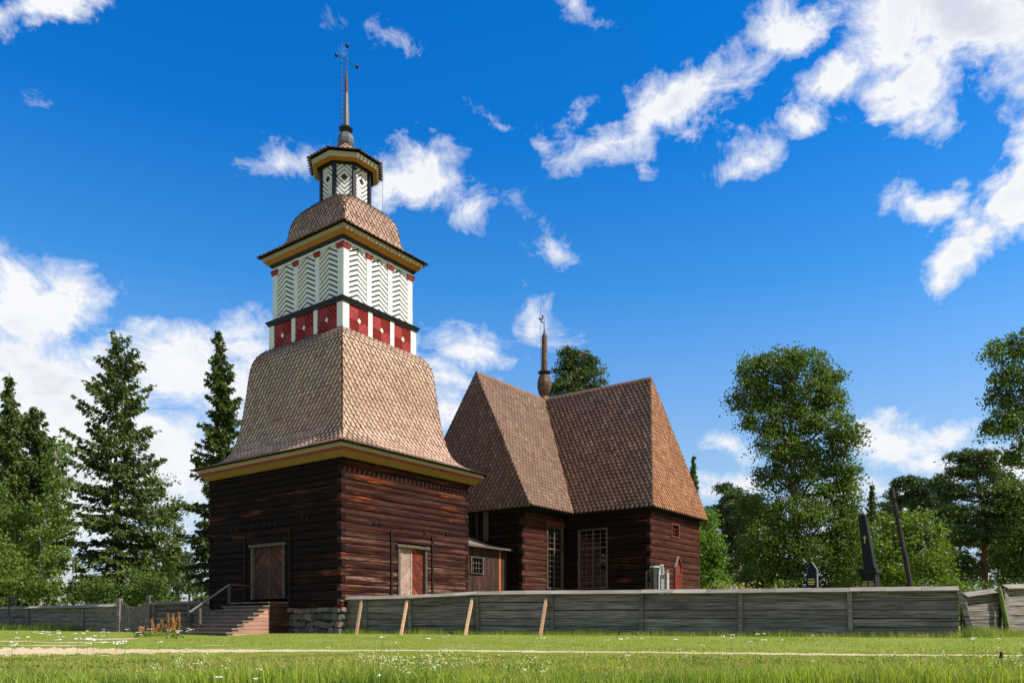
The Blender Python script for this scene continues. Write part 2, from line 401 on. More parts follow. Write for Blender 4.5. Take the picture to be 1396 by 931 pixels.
M_weed = leaf_mat('weed_leaves', (.05, .10, .022), (.13, .20, .05), .35)
M_flower = paint('white_petals', (.80, .80, .76), .7, .05)
M_cream_fl = paint('cream_umbels', (.42, .47, .17), .7, .2)
M_dock = paint('rusty_dock_seed', (.42, .19, .055), .8, .35)
M_thistle = paint('dark_thistle_head', (.08, .022, .022), .8, .3)

for _mn in ('meadow_grass', 'weed_leaves'):
    _m = MATS[_mn]; _t = NT(_m.node_tree); _b = _m.node_tree.nodes['Principled BSDF']
    _src = _b.inputs['Base Color'].links[0].from_socket
    _old = [(_l.to_socket) for _l in _src.links]
    _p = _t.n('NewGeometry').outputs['Position']
    _n1 = _t.n('TexNoise', {'Vector': _p, 'Scale': .55, 'Detail': 4., 'Roughness': .6}).outputs['Fac']
    _n2 = _t.n('TexNoise', {'Vector': _p, 'Scale': 2.3, 'Detail': 3.}).outputs['Fac']
    _c = _t.mix(_t.maprange(_n1, .46, .62, 0, .7, True), _src, (.44, .41, .10))
    _c = _t.mix(_t.maprange(_n2, .50, .64, 0, .6, True), _c, (.10, .17, .03))
    for _s in _old: _m.node_tree.links.new(_c, _s)
def ground_mat():
    m, t, b = newmat('meadow_ground')
    p = t.n('NewGeometry').outputs['Position']
    n1 = t.n('TexNoise', {'Vector': p, 'Scale': .35, 'Detail': 5., 'Roughness': .6}).outputs['Fac']
    n2 = t.n('TexNoise', {'Vector': p, 'Scale': 9., 'Detail': 6., 'Roughness': .7}).outputs['Fac']
    c = t.mix(t.maprange(n2, .3, .7, 0, 1), (.085, .125, .018), (.27, .30, .05))
    c = t.mix(t.maprange(n1, .50, .70, 0, .6, True), c, (.27, .25, .09))
    setb(t, b, col=c, rough=.95, spec=.1, normal=bump(t, n2, 1., .04)); return m
M_ground = ground_mat()
def path_mat():
    m, t, b = newmat('trodden_path_soil')
    p = t.n('NewGeometry').outputs['Position']
    n = t.n('TexNoise', {'Vector': p, 'Scale': 2.2, 'Detail': 8., 'Roughness': .7}).outputs['Fac']
    f = t.n('TexNoise', {'Vector': p, 'Scale': 40., 'Detail': 3.}).outputs['Fac']
    c = t.mix(t.maprange(n, .35, .65, 0, 1), (.40, .31, .19), (.60, .48, .32))
    c = t.mix(t.maprange(n, .60, .72, 0, .8, True), c, (.18, .20, .06))
    setb(t, b, col=c, rough=.95, spec=.1, normal=bump(t, f, .8, .02)); return m
M_path = path_mat()

# ------------------------------------------------------------------ building helpers
def u_at(C, v, px):
    P = C+LV*v; k = (px-CX)/FPX; return float((k*P[1]-P[0])/(RV[0]-k*RV[1]))
def v_at(C, u, px):
    P = C+RV*u; k = (px-CX)/FPX; return float((k*P[1]-P[0])/(LV[0]-k*LV[1]))
def dep(C, u, v): return float((C+RV*u+LV*v)[1])

LOGC = {}
def log_mesh(L, h, var, mat):
    key = (round(L, 2), round(h, 3), var, mat.name)
    if key in LOGC: return LOGC[key]
    rr = random.Random(hash((round(L*100), var)) & 0xffff)
    n = max(2, min(5, int(L/1.5)+1)); xs = [L*i/n for i in range(n+1)]
    V = []
    for x in xs:
        dy = rr.uniform(-.008, .008); tw = rr.uniform(-.008, .008); b = rr.uniform(.92, 1.08)
        prof = [(-.17, -.5*h-.004), (-.035, -.5*h-.004), (.030*b+dy+tw, -.42*h), (.050*b+dy, -.05*h), (.034*b+dy-tw, .42*h), (-.035, .5*h+.006), (-.17, .5*h+.006)]
        V += [(x, y, z) for y, z in prof]
    k = 7; F = []
    for i in range(n):
        for j in range(k-1): F.append((i*k+j, i*k+j+1, (i+1)*k+j+1, (i+1)*k+j))
        F.append((i*k+k-1, i*k, (i+1)*k, (i+1)*k+k-1))
    F.append(tuple(range(k-1, -1, -1))); F.append(tuple(n*k+j for j in range(k)))
    me = bpy.data.meshes.new('log'); me.from_pydata(V, [], F); me.update(); me.materials.append(mat); LOGC[key] = me
    return me
def log_wall(parent, p0, p1, z0, h, rows, ext_even, mats, openings=(), zoff=0.0):
    """outward side is to the left of p0->p1; openings: (s0,s1,zlo,zhi) along the wall"""
    p0 = Vector((*p0, 0)); p1 = Vector((*p1, 0)); d = (p1-p0); L = d.length; d.normalize(); ang = math.atan2(d.y, d.x)
    hr_ = random.Random(int(rows*100+h*1000+(1 if ext_even else 0))); hs = [hr_.uniform(.80, 1.20) for _ in range(rows)]; tot = sum(hs); zz_ = [0]
    for q_ in hs: zz_.append(zz_[-1]+q_/tot*rows*h)
    for i in range(rows):
        zc = z0+zoff+(zz_[i]+zz_[i+1])/2; sc_ = (zz_[i+1]-zz_[i])/h; e = .052 if (i % 2 == 0) == ext_even else -.01
        segs = [(-e, L+e)]
        for (a, b, lo, hi) in openings:
            if zc+h*.4 > lo and zc-h*.4 < hi:
                ns = []
                for (s0, s1) in segs:
                    if b <= s0 or a >= s1: ns.append((s0, s1)); continue
                    if a-s0 > .05: ns.append((s0, a))
                    if s1-b > .05: ns.append((b, s1))
                segs = ns
        for (s0, s1) in segs:
            m = mats[rnd.randrange(len(mats))] if isinstance(mats, (list, tuple)) else mats
            o = link('log', log_mesh(s1-s0, h, rnd.randrange(3), m), None, parent)
            q = p0+d*s0; o.location = (q.x, q.y, zc); o.rotation_euler = (rnd.uniform(-.02, .02), rnd.uniform(-.0015, .0015), ang); o.scale = (1, 1, sc_)

SH2 = np.array([(-.5, 1), (-.5, .40), (-.41, .15), (0, 0), (.41, .15), (.5, .40), (.5, 1)], float)
SH_IN = np.array([(-.41, 1), (-.41, .47), (-.32, .24), (0, .095), (.32, .24), (.41, .47), (.41, 1)], float)
SHF = []; SHM = []
for i in range(1, 6): SHF.append((0, i, i+1)); SHM.append(0)
for i in range(6): SHF += [(i, i+7, i+8), (i, i+8, i+1)]; SHM += [1, 1]
SHF = np.array(SHF); SHM = np.array(SHM)
TH_S, LIFT = .024, .053
def unit_shingle(mat):
    V = np.vstack([np.c_[SH_IN, TH_S+LIFT*(1-SH_IN[:, 1])], np.c_[SH2, LIFT*(1-SH2[:, 1])-.004]])
    me = npmesh('shingle', V, SHF, mi=SHM); me.materials.append(mat); me.materials.append(M_tar_shade_edge); return me
def roof_faces(parent_roof, frame, faces, w, expo, nobj, s_start=-.16):
    """faces: (L polyline, R polyline, material); local coords. Adds single shingles nearest the camera + the rest as one mesh each material."""
    cand = []; bulk = {}
    um = {}
    for (Lp, Rp, mat, vis) in faces:
        Lp = np.array(Lp, float); Rp = np.array(Rp, float)
        a = (Rp-Lp)[0].copy(); a[2] = 0; a /= np.linalg.norm(a)
        mid = (Lp+Rp)/2; O = Lp[0]
        Lx = (Lp-O) @ a; Rx = (Rp-O) @ a; B = Lp - Lx[:, None]*a
        seg = np.linalg.norm(np.diff(B, axis=0), axis=1); S = np.r_[0, np.cumsum(seg)]
        def at(s):
            s = np.asarray(s, float)
            P = np.stack([np.interp(s, S, B[:, k]) for k in range(3)], -1)
            lo = s < 0
            if np.any(lo):
                t0 = (B[1]-B[0])/seg[0]; P = np.where(lo[..., None], B[0]+s[..., None]*t0, P)
            hi = s > S[-1]
            if np.any(hi):
                t1 = (B[-1]-B[-2])/seg[-1]; P = np.where(hi[..., None], B[-1]+(s-S[-1])[..., None]*t1*0, P)
            return P
        ln = 2.15*expo; nrow = int((S[-1]-s_start)/expo)+1
        Vs = []
        for i in range(nrow):
            s0 = s_start+i*expo
            if s0 > S[-1]-.02: break
            t = at(s0+ln*.5)-at(s0); t = t/max(np.linalg.norm(t), 1e-6)
            if np.linalg.norm(at(s0+ln*.5)-at(s0)) < 1e-4: t = (B[-1]-B[-2])/seg[-1]
            n = np.cross(a, t); n /= np.linalg.norm(n)
            sv = s0+SH2[:, 1]*ln; Pv = at(sv); Pin = at(s0+SH_IN[:, 1]*ln); lx = np.interp(sv, S, Lx)-.012; rx = np.interp(sv, S, Rx)+.012
            x0 = min(lx[3], lx[0]); x1 = max(rx[3], rx[0])
            off = (i % 2)*.5*w; k0 = int(math.floor((x0-off)/w))-1; k1 = int(math.ceil((x1-off)/w))+1
            for k in range(k0, k1+1):
                xc = off+k*w+rnd.uniform(-.008, .008); ww = w*rnd.uniform(.86, .95); dz = rnd.uniform(-.02, .02)*expo
                x = xc+SH2[:, 0]*ww
                xcl = np.minimum(np.maximum(x, lx), rx); xin = np.minimum(np.maximum(xc+SH_IN[:, 0]*ww, lx), rx)
                if xcl.max()-xcl.min() < .03: continue
                if np.any(xcl[1:6] != x[1:6]) or s0+ln > S[-1]:
                    clipped = True
                else: clipped = False
                base = at(s0)
                if not clipped and vis and nobj:
                    c = base+a*xc
                    wpos = frame @ Vector(c); cand.append((wpos.x**2+wpos.y**2, c, a, t, n, ww, ln, mat))
                    if len(cand) and True:
                        pass
                dz_ = rnd.uniform(0, .008)
                top = Pin+np.outer(xin, a)+np.outer(TH_S+LIFT*(1-SH_IN[:, 1])+dz_, n); bot = Pv+np.outer(xcl, a)+np.outer(LIFT*(1-SH2[:, 1])-.004+dz_, n)
                Vs.append((np.vstack([top, bot]), (not clipped and vis and nobj > 0), len(cand)-1))
        bulk.setdefault(mat.name, (mat, []))[1].append(Vs)
    cand_idx = sorted(range(len(cand)), key=lambda i: cand[i][0])[:nobj] if nobj else []
    chosen = set(cand_idx)
    for i in cand_idx:
        _, c, a, t, n, ww, ln, mat = cand[i]
        if mat.name not in um: um[mat.name] = unit_shingle(mat)
        o = link('shingle', um[mat.name], None, parent_roof)
        M = Matrix(((a[0]*ww, t[0]*ln, n[0], c[0]), (a[1]*ww, t[1]*ln, n[1], c[1]), (a[2]*ww, t[2]*ln, n[2], c[2]), (0, 0, 0, 1)))
        o.matrix_local = M
    for nm, (mat, lists) in bulk.items():
        arr = [v for L in lists for (v, isc, ci) in L if not (isc and ci in chosen)]
        if not arr: continue
        V = np.concatenate(arr); F = (SHF[None]+14*np.arange(len(arr))[:, None, None]).reshape(-1, 3)
        link('shingle_courses', npmesh('shingle_courses', V, F, mi=np.tile(SHM, len(arr))), [mat, M_tar_shade_edge], parent_roof, kind='stuff')

def clip_poly(poly, conv):
    """2D Sutherland-Hodgman, conv is ccw convex"""
    out = list(poly)
    for i in range(len(conv)):
        a = conv[i]; b = conv[(i+1) % len(conv)]
        ins = lambda p: (b[0]-a[0])*(p[1]-a[1])-(b[1]-a[1])*(p[0]-a[0])
        src = out; out = []
        for j in range(len(src)):
            p = src[j]; q = src[(j+1) % len(src)]; ip, iq = ins(p), ins(q)
            if ip >= 0: out.append(p)
            if (ip >= 0) != (iq >= 0):
                t = ip/(ip-iq); out.append((p[0]+(q[0]-p[0])*t, p[1]+(q[1]-p[1])*t))
        if len(out) < 3: return []
    return out
class Plane:
    """maps (x, z, out) on a wall plane to 3D; origin p (x,y), direction d (unit x,y), outward n"""
    def __init__(s, p, d, n): s.p = Vector((*p, 0)); s.d = Vector((*d, 0)); s.n = Vector((*n, 0))
    def __call__(s, x, z, o=0): return s.p+s.d*x+s.n*o+Vector((0, 0, z))
    def plate(s, mb, poly, o, th, mi=0):
        if len(poly) >= 3: mb.prism([s(x, z, o) for x, z in poly], s.n, th, mi)
    def rect(s, mb, x0, x1, z0, z1, o, th, mi=0): s.plate(mb, [(x0, z0), (x1, z0), (x1, z1), (x0, z1)], o, th, mi)
# viewed from outside x runs left->right; faces: south(-v), east(+u), north(+v), west(-u)
def side_planes(hr, hl, ou=0, ov=0):
    return [('south', Plane((ou-hr, ov-hl), (1, 0), (0, -1)), 2*hr), ('east', Plane((ou+hr, ov-hl), (0, 1), (1, 0)), 2*hl),
            ('north', Plane((ou+hr, ov+hl), (-1, 0), (0, 1)), 2*hr), ('west', Plane((ou-hr, ov+hl), (0, -1), (-1, 0)), 2*hl)]
def rect_rings(prof, ou, ov, mi):
    """prof: list of (hr,hl,z); mi per segment"""
    mb = MB()
    for k in range(len(prof)-1):
        vs = []
        for hr, hl, z in (prof[k], prof[k+1]):
            vs += [(ou-hr, ov-hl, z), (ou+hr, ov-hl, z), (ou+hr, ov+hl, z), (ou-hr, ov+hl, z)]
        mb.add(vs, [(i, (i+1) % 4, 4+(i+1) % 4, 4+i) for i in range(4)], mi[k])
    return mb
Z = lambda zrel: zrel+EYE

# ------------------------------------------------------------------ ground
def axis(pts):
    out = []
    for a, b, n in pts: out += list(np.linspace(a, b, n, endpoint=False))
    return np.array(out+[pts[-1][1]])
gx = axis([(-900, -120, 12), (-120, -40, 20), (-40, 40, 200), (40, 120, 20), (120, 900, 12)])
gy = axis([(-400, -20, 12), (-20, 4, 16), (4, 36, 90), (36, 110, 30), (110, 1500, 16)])
GX, GY = np.meshgrid(gx, gy); V = np.c_[GX.ravel(), GY.ravel(), gz(GX, GY).ravel()]
nx, ny = len(gx), len(gy); ii, jj = np.meshgrid(np.arange(nx-1), np.arange(ny-1)); q = (jj*nx+ii).ravel()
link('ground', npmesh('ground', V, np.c_[q, q+1, q+nx+1, q+nx]), M_ground, kind='structure', smooth=True)
# trodden path
PPX = [(-700, 893, 7), (-260, 891, 8), (-60, 889.5, 9), (0, 888.5, 15), (60, 888, 14), (130, 887.5, 11), (230, 887.5, 7), (330, 887.2, 5), (480, 886.8, 3), (640, 887, 2.8), (800, 888.5, 3), (950, 890.3, 3.4), (1080, 891.5, 4.2), (1200, 892.6, 3.6), (1330, 893.3, 3), (1500, 895, 3), (2000, 902, 6)]
PATH_C = []
for (px, py, hw) in PPX:
    xa, ya = ghit(px, py+hw*.36); xb, yb = ghit(px, py-hw*.36); PATH_C.append((xa, ya, xb, yb))
PC = np.array(PATH_C); tt = np.linspace(0, len(PC)-1, 260); PI_ = np.stack([np.interp(tt, np.arange(len(PC)), PC[:, k]) for k in range(4)], -1)
def path_field(x, y):
    """signed closeness: 1 at centre, 0 at edge"""
    yn = np.interp(x, PI_[:, 0], PI_[:, 1]); yf = np.interp(x, PI_[:, 2], PI_[:, 3])
    c = (yn+yf)/2; h = np.maximum((yf-yn)/2, .05); return 1-np.abs(y-c)/h
V = []; F = []
K = 7
for i, (xa, ya, xb, yb) in enumerate(PI_):
    ja = .12*math.sin(i*.9)+.08*math.sin(i*2.3+1); jb = .12*math.sin(i*1.1+2)+.1*math.sin(i*2.9)
    for k in range(K):
        s = (k/(K-1))*(1+ja+jb)-ja*1.0
        x = xa+(xb-xa)*s; y = ya+(yb-ya)*s; V.append((x, y, float(gz(x, y))+.007))
for i in range(len(PI_)-1):
    for k in range(K-1): F.append((i*K+k, (i+1)*K+k, (i+1)*K+k+1, i*K+k+1))
link('path', npmesh('path', np.array(V), np.array(F)), M_path, kind='structure', smooth=True)
# worn earth patches on the left
def patch(name, px, py, rx, ry, seed):
    cx_, cy_ = ghit(px, py); r2 = random.Random(seed); vs = [(cx_, cy_, float(gz(cx_, cy_))+.011)]; n = 22
    for k in range(n):
        a = 2*math.pi*k/n; s = r2.uniform(.7, 1.15); x = cx_+math.cos(a)*rx*s; y = cy_+math.sin(a)*ry*s; vs.append((x, y, float(gz(x, y))+.011))
    link(name, MB().add(vs, [(0, 1+k, 1+(k+1) % n) for k in range(n)]).mesh('path_patch'), M_path, kind='structure')
for k, (px, py, rx, ry) in enumerate([(60, 880, 1.3, .5), (105, 876, 1.5, .6), (20, 874, 1.0, .5), (150, 871, 1.2, .5), (300, 880, .8, .25)]): patch('path', px, py, rx, ry, k)

# ------------------------------------------------------------------ BELL TOWER
TF = Matrix.Translation((TC[0], TC[1], 0)) @ Matrix.Rotation(ROT, 4, 'Z')
tower = thing('bell_tower', 'tall wooden bell tower with dark log base, red and white upper storeys and a spire', 'bell tower', (TC[0], TC[1], 0), ROT)
HR, HL = 3.80, 4.42
# foundation
fm = MB()
for nm, pl, W in side_planes(HR-.12, HL-.12): pl.rect(fm, 0, W, -.3, 1.02, 0, .25)
found = fm.build('stone_foundation', M_stone, tower)
def stone_var(seed):
    r2 = random.Random(seed); vs = []
    for z in (-1, 1):
        for y in (-1, 1):
            for x in (-1, 1): vs.append(Vector((x, y, z)))
    import bmesh
    bm = bmesh.new(); bmesh.ops.create_cube(bm, size=2)
    bmesh.ops.bevel(bm, geom=bm.edges[:]+bm.verts[:], offset=.32, segments=1, affect='EDGES')
    for v in bm.verts: v.co += Vector((r2.uniform(-.16, .16), r2.uniform(-.12, .12), r2.uniform(-.16, .16)))
    me = bpy.data.meshes.new('stone'); bm.to_mesh(me); bm.free(); me.materials.append(M_stone); return me
stv = [stone_var(s) for s in range(7)]
for nm, pl, W in side_planes(HR, HL):
    if nm in ('north', 'east'): continue
    z = -.12; row = 0; pl_rr = random.Random(5)
    while z < 1.0:
        h = [.34, .27, .30, .20][row % 4]*rnd.uniform(.95, 1.05); x = -.05
        h = min(h, 1.03-z)
        if h < .08: break
        while x < W+.02:
            w = rnd.choice((rnd.uniform(.16, .34), rnd.uniform(.34, .85))); w = min(w, W+.06-x)
            if w > .06:
                o = link('stone', stv[rnd.randrange(7)], None, found)
                hh = h*rnd.uniform(.74, 1.12)
                c = pl(x+w/2, z+h/2+rnd.uniform(-.03, .03), -.10+rnd.uniform(-.06, .07))
                o.location = c; ang = math.atan2(pl.d.y, pl.d.x)
                o.rotation_euler = (rnd.uniform(-.15, .15), rnd.uniform(-.16, .16), ang+rnd.uniform(-.12, .12)); o.scale = (w/2*1.02, .20, hh/2*1.0)
            x += w
        z += h; row += 1
# log walls  (south wall runs +u -> -u so outward is on its left)
z0w = 1.02; HT = 0.292; NR = 20
us0, us1 = u_at(TC, -HL, 541.5), u_at(TC, -HL, 580)           # south door opening
vw0, vw1 = v_at(TC, -HR, 389.5), v_at(TC, -HR, 345)          # west door
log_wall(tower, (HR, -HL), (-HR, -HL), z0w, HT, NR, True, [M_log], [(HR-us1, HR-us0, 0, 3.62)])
log_wall(tower, (-HR, -HL), (-HR, HL), z0w, HT, NR, False, [M_log_shade], [(HL+vw0, HL+vw1, 1.35, 3.66)], 0)
log_wall(tower, (-HR, HL), (HR, HL), z0w, HT, NR, True, [M_log_shade])
log_wall(tower, (HR, HL), (HR, -HL), z0w, HT, NR, False, [M_log_shade])
# small dark log holes / joist ends
def holes(plane_fn, lst, parent):
    for (x, z, w, h) in lst:
        mb = MB(); plane_fn.rect(mb, x-w/2, x+w/2, z-h/2, z+h/2, .085, .1); mb.build('joist_end', M_soffit, parent)
SP = side_planes(HR, HL); south, west = SP[0][1], SP[3][1]
sx = lambda px: u_at(TC, -HL, px)+HR
wx = lambda px: HL-v_at(TC, -HR, px)
sz = lambda px, py: Zp(py, dep(TC, u_at(TC, -HL, px), -HL))
wz = lambda px, py: Zp(py, dep(TC, -HR, v_at(TC, -HR, px)))
holes(south, [(sx(a), sz(a, b), .13, .13) for a, b in ((508.6, 711.6), (515.6, 712), (532, 724), (548, 718), (578, 725.5), (608, 727))], tower)
holes(west, [(wx(a), wz(a, b), .13, .14) for a, b in ((414, 706), (421, 705.5), (347, 717.5), (354, 716.8), (362, 716.2), (370, 715.5), (378, 715), (318, 722), (325, 721.5))], tower)
# clamp beams
for pl, x, zb, zt in ((south, sx(532), 1.1, sz(532, 723)), (south, sx(588), 1.1, sz(588, 731)), (west, wx(336), .95, wz(336, 726)), (west, wx(397), .95, wz(397, 718))):
    mb = MB(); pl.rect(mb, x-.045, x+.045, zb, zt, .10, .12); mb.build('clamp_beam', M_soffit, tower)

def chevron_door(parent, pl, x0, x1, zb, zt, mats, recess=-.04):
    d = thing_part('door', parent)
    fr = MB(); fw = .10
    pl.rect(fr, x0-.02, x0+fw, zb, zt-.05, .10, .2); fr.build('door_post', M_frame, d)
    fr = MB(); pl.rect(fr, x1-fw, x1+.02, zb, zt-.05, .10, .2); fr.build('door_post', M_frame, d)
    ln = MB(); pl.rect(ln, x0-.12, x1+.12, zt-.05, zt+.07, .16, .26); ln.build('lintel', M_frame, d)
    bk = MB(); pl.rect(bk, x0+fw, x1-fw, zb, zt-.04, recess-.04, .04); bk.build('door_backing', M_soffit, d)
    xm = (x0+x1)/2
    for side, (a, b, mm) in enumerate(((x0+fw+.01, xm-.012, mats[0]), (xm+.012, x1-fw-.01, mats[1]))):
        conv = [(a, zb+.01), (b, zb+.01), (b, zt-.06), (a, zt-.06)]
        sl = .95 if side == 0 else -.95; W = b-a; pitch = .175
        z = zb-1.2
        while z < zt+1.2:
            za, zb_ = (z, z+sl*W)
            poly = [(a, za), (b, zb_), (b, zb_+pitch-.014), (a, za+pitch-.014)]
            cl = clip_poly(poly, conv)
            if cl and len(cl) >= 3:
                area = abs(sum(cl[i][0]*cl[(i+1) % len(cl)][1]-cl[(i+1) % len(cl)][0]*cl[i][1] for i in range(len(cl))))/2
                if area > .004:
                    mb = MB(); pl.plate(mb, cl, recess+rnd.uniform(.0, .012), .03); mb.build('plank', mm, d)
            z += pitch
    mb = MB(); pl.rect(mb, xm-.03, xm+.03, zb+.01, zt-.06, recess+.035, .05); mb.build('meeting_strip', M_frame if mats[0] is M_doordark else M_doorpale, d)
    return d
def thing_part(name, parent):
    o = bpy.data.objects.new(name, None); COL.objects.link(o); o.empty_display_size = .2; o.parent = parent; return o
chevron_door(tower, south, us0+HR, us1+HR, 1.15, 3.62, (M_doorpale, M_doorred))['label'] = 'double door with a bleached left leaf and a red right leaf'
chevron_door(tower, west, HL-vw1, HL-vw0, 1.40, 3.66, (M_doordark, M_doordark))['label'] = 'dark double door with chevron planks'

# lower eave and bell-shaped roof
OU, OV = .08, -.07
eave = [(HR+.02, HL+.02, Z(6.44)), (4.02, 4.58, Z(6.37)), (4.08, 4.64, Z(6.42)), (4.20, 4.77, Z(6.62)), (4.26, 4.83, Z(6.625)), (4.26, 4.83, Z(6.71)), (4.30, 4.87, Z(6.715)), (4.30, 4.87, Z(6.825)), (4.30, 4.86, Z(6.87))]
rect_rings(eave, OU, OV, [0, 1, 1, 2, 2, 3, 3, 3]).build('eave_cornice', [M_soffit, M_ochre2, M_redtrim, M_cream], tower)
fz = MB()
for nm, pl, W in side_planes(HR+.03, HL+.03): pl.rect(fz, -.02, W+.02, z0w+HT*NR-.04, Z(6.44), 0, .2)
fz.build('top_plate', M_soffit, tower)
PROF = [(4.44, 5.01, 6.845), (4.10, 4.66, 6.94), (3.78, 4.30, 7.09), (3.52, 4.00, 7.27), (3.34, 3.80, 7.50), (3.20, 3.62, 7.85), (3.08, 3.48, 8.35), (2.98, 3.36, 8.95), (2.90, 3.27, 9.65), (2.83, 3.19, 10.36), (2.78, 3.13, 10.95),
        (2.73, 3.07, 11.42), (2.66, 3.00, 11.75), (2.56, 2.88, 11.98), (2.44, 2.74, 12.15), (2.28, 2.56, 12.32)]
def corner_lines(prof, ou, ov):
    return [[(ou+su*hr, ov+sv*hl, Z(z)) for hr, hl, z in prof] for su, sv in ((-1, -1), (1, -1), (1, 1), (-1, 1))]
cl = corner_lines(PROF, OU, OV)
mb = MB()
for i in range(4):
    a, b = cl[i], cl[(i+1) % 4]
    for k in range(len(a)-1): mb.add([a[k], b[k], b[k+1], a[k+1]], [(0, 1, 2, 3)])
lower_roof = mb.build('lower_roof', M_soffit, tower)
roof_faces(lower_roof, TF, [(cl[0], cl[1], M_sh_tower, True), (cl[1], cl[2], M_sh_tower, False), (cl[2], cl[3], M_sh_tower, False), (cl[3], cl[0], M_sh_tower, True)], .26, .195, 190)
# shingle tips along the eave
def hip_cap(line, mat, parent, r=.035, nm='hip_cap'):
    mb = MB(); mb.tube(line, r, 5); return mb.build(nm, mat, parent)

# red band
OU2, OV2 = .10, -.09
BR, BL = 2.22, 2.49
zb0, zb1 = Z(12.24), Z(13.49)
core = MB()
for nm, pl, W in side_planes(BR-.05, BL-.05, OU2, OV2): pl.rect(core, 0, W, zb0-.3, zb1+.1, 0, .1)
core.build('red_storey_wall', M_red, tower)
fl = rect_rings([(BR+.12, BL+.12, zb0-.10), (BR+.10, BL+.10, zb0+.02), (BR, BL, zb0+.05)], OU2, OV2, [0, 0]); fl.build('flashing_board', M_orange, tower)
for nm, pl, W in side_planes(BR, BL, OU2, OV2):
    cw, mw = .36, .24; pw = (W-2*cw-2*mw)/3
    xs = [(0-.0, cw), (cw+pw, cw+pw+mw), (cw+2*pw+mw, cw+2*pw+2*mw), (W-cw, W)]
    for k, (a, b) in enumerate(xs):
        mb = MB(); pl.rect(mb, a, b, zb0, zb1, .012 if k not in (0, 3) else (.0 if nm in ('south', 'north') else .003), .06); mb.build('pilaster', M_white, tower)
    if nm in ('north', 'east'): continue
    for k in range(3):
        a = xs[k][1]+.005; b = xs[k+1][0]-.005; xm = (a+b)/2; zm = (zb0+zb1)/2
        pan = MB()
        for qx, qz in ((0, 1), (1, 1), (0, 0), (1, 0)):
            xa, xb = (a, xm) if qx == 0 else (xm, b); za, zb = (zb0, zm) if qz == 0 else (zm, zb1)
            conv = [(xa+.003, za+.003), (xb-.003, za+.003), (xb-.003, zb-.003), (xa+.003, zb-.003)]
            sgn = 1 if (qx == 0) == (qz == 1) else -1      # '/' for upper-left and lower-right
            s = sgn*1.05; pitch = .16*math.sqrt(1+s*s)
            z = za-2.0
            while z < zb+2:
                poly = [(xa-.3, z+s*(-.3)), (xb+.3, z+s*(xb-xa+.3)), (xb+.3, z+s*(xb-xa+.3)+pitch-.018), (xa-.3, z+s*(-.3)+pitch-.018)]
                c2 = clip_poly(poly, conv)
                if len(c2) >= 3:
                    if sgn > 0: pl.plate(pan, c2, -.022, .03)
                    else:      # lapped boards: the face leans down-left
                        nn = Vector((s, -1)).normalized()*-1    # direction across the board, upwards
                        if nn.y < 0: nn = -nn
                        dd = [p[0]*nn.x+p[1]*nn.y for p in c2]; d0 = min(dd)
                        dfull = min(p[0]*nn.x+p[1]*nn.y for p in poly); k_ = .52
                        P3 = [pl(p[0], p[1], -.06+(q-dfull)*k_) for p, q in zip(c2, dd)]
                        n3 = (P3[1]-P3[0]).cross(P3[2]-P3[0]).normalized()
                        pan.prism(P3, tuple(pl.n), .05)
                z += pitch
        po = pan.build('red_board_panel', M_red, tower)
        r = .10; mb = MB(); pl.plate(mb, [(xm, zm-r*1.15), (xm+r, zm), (xm, zm+r*1.15), (xm-r, zm)], .03, .03); mb.build('white_diamond', M_white, po)
# black belt cornice
belt = [(BR-.02, BL-.02, Z(13.455)), (BR+.05, BL+.05, Z(13.47)), (BR+.06, BL+.06, Z(13.53)), (BR+.09, BL+.09, Z(13.545)), (BR+.10, BL+.10, Z(13.60)), (BR+.13, BL+.13, Z(13.615)), (BR+.13, BL+.13, Z(13.66)), (2.05, 2.34, Z(13.75))]
rect_rings(belt, OU2, OV2, [0]*7).build('belt_cornice', M_black, tower)

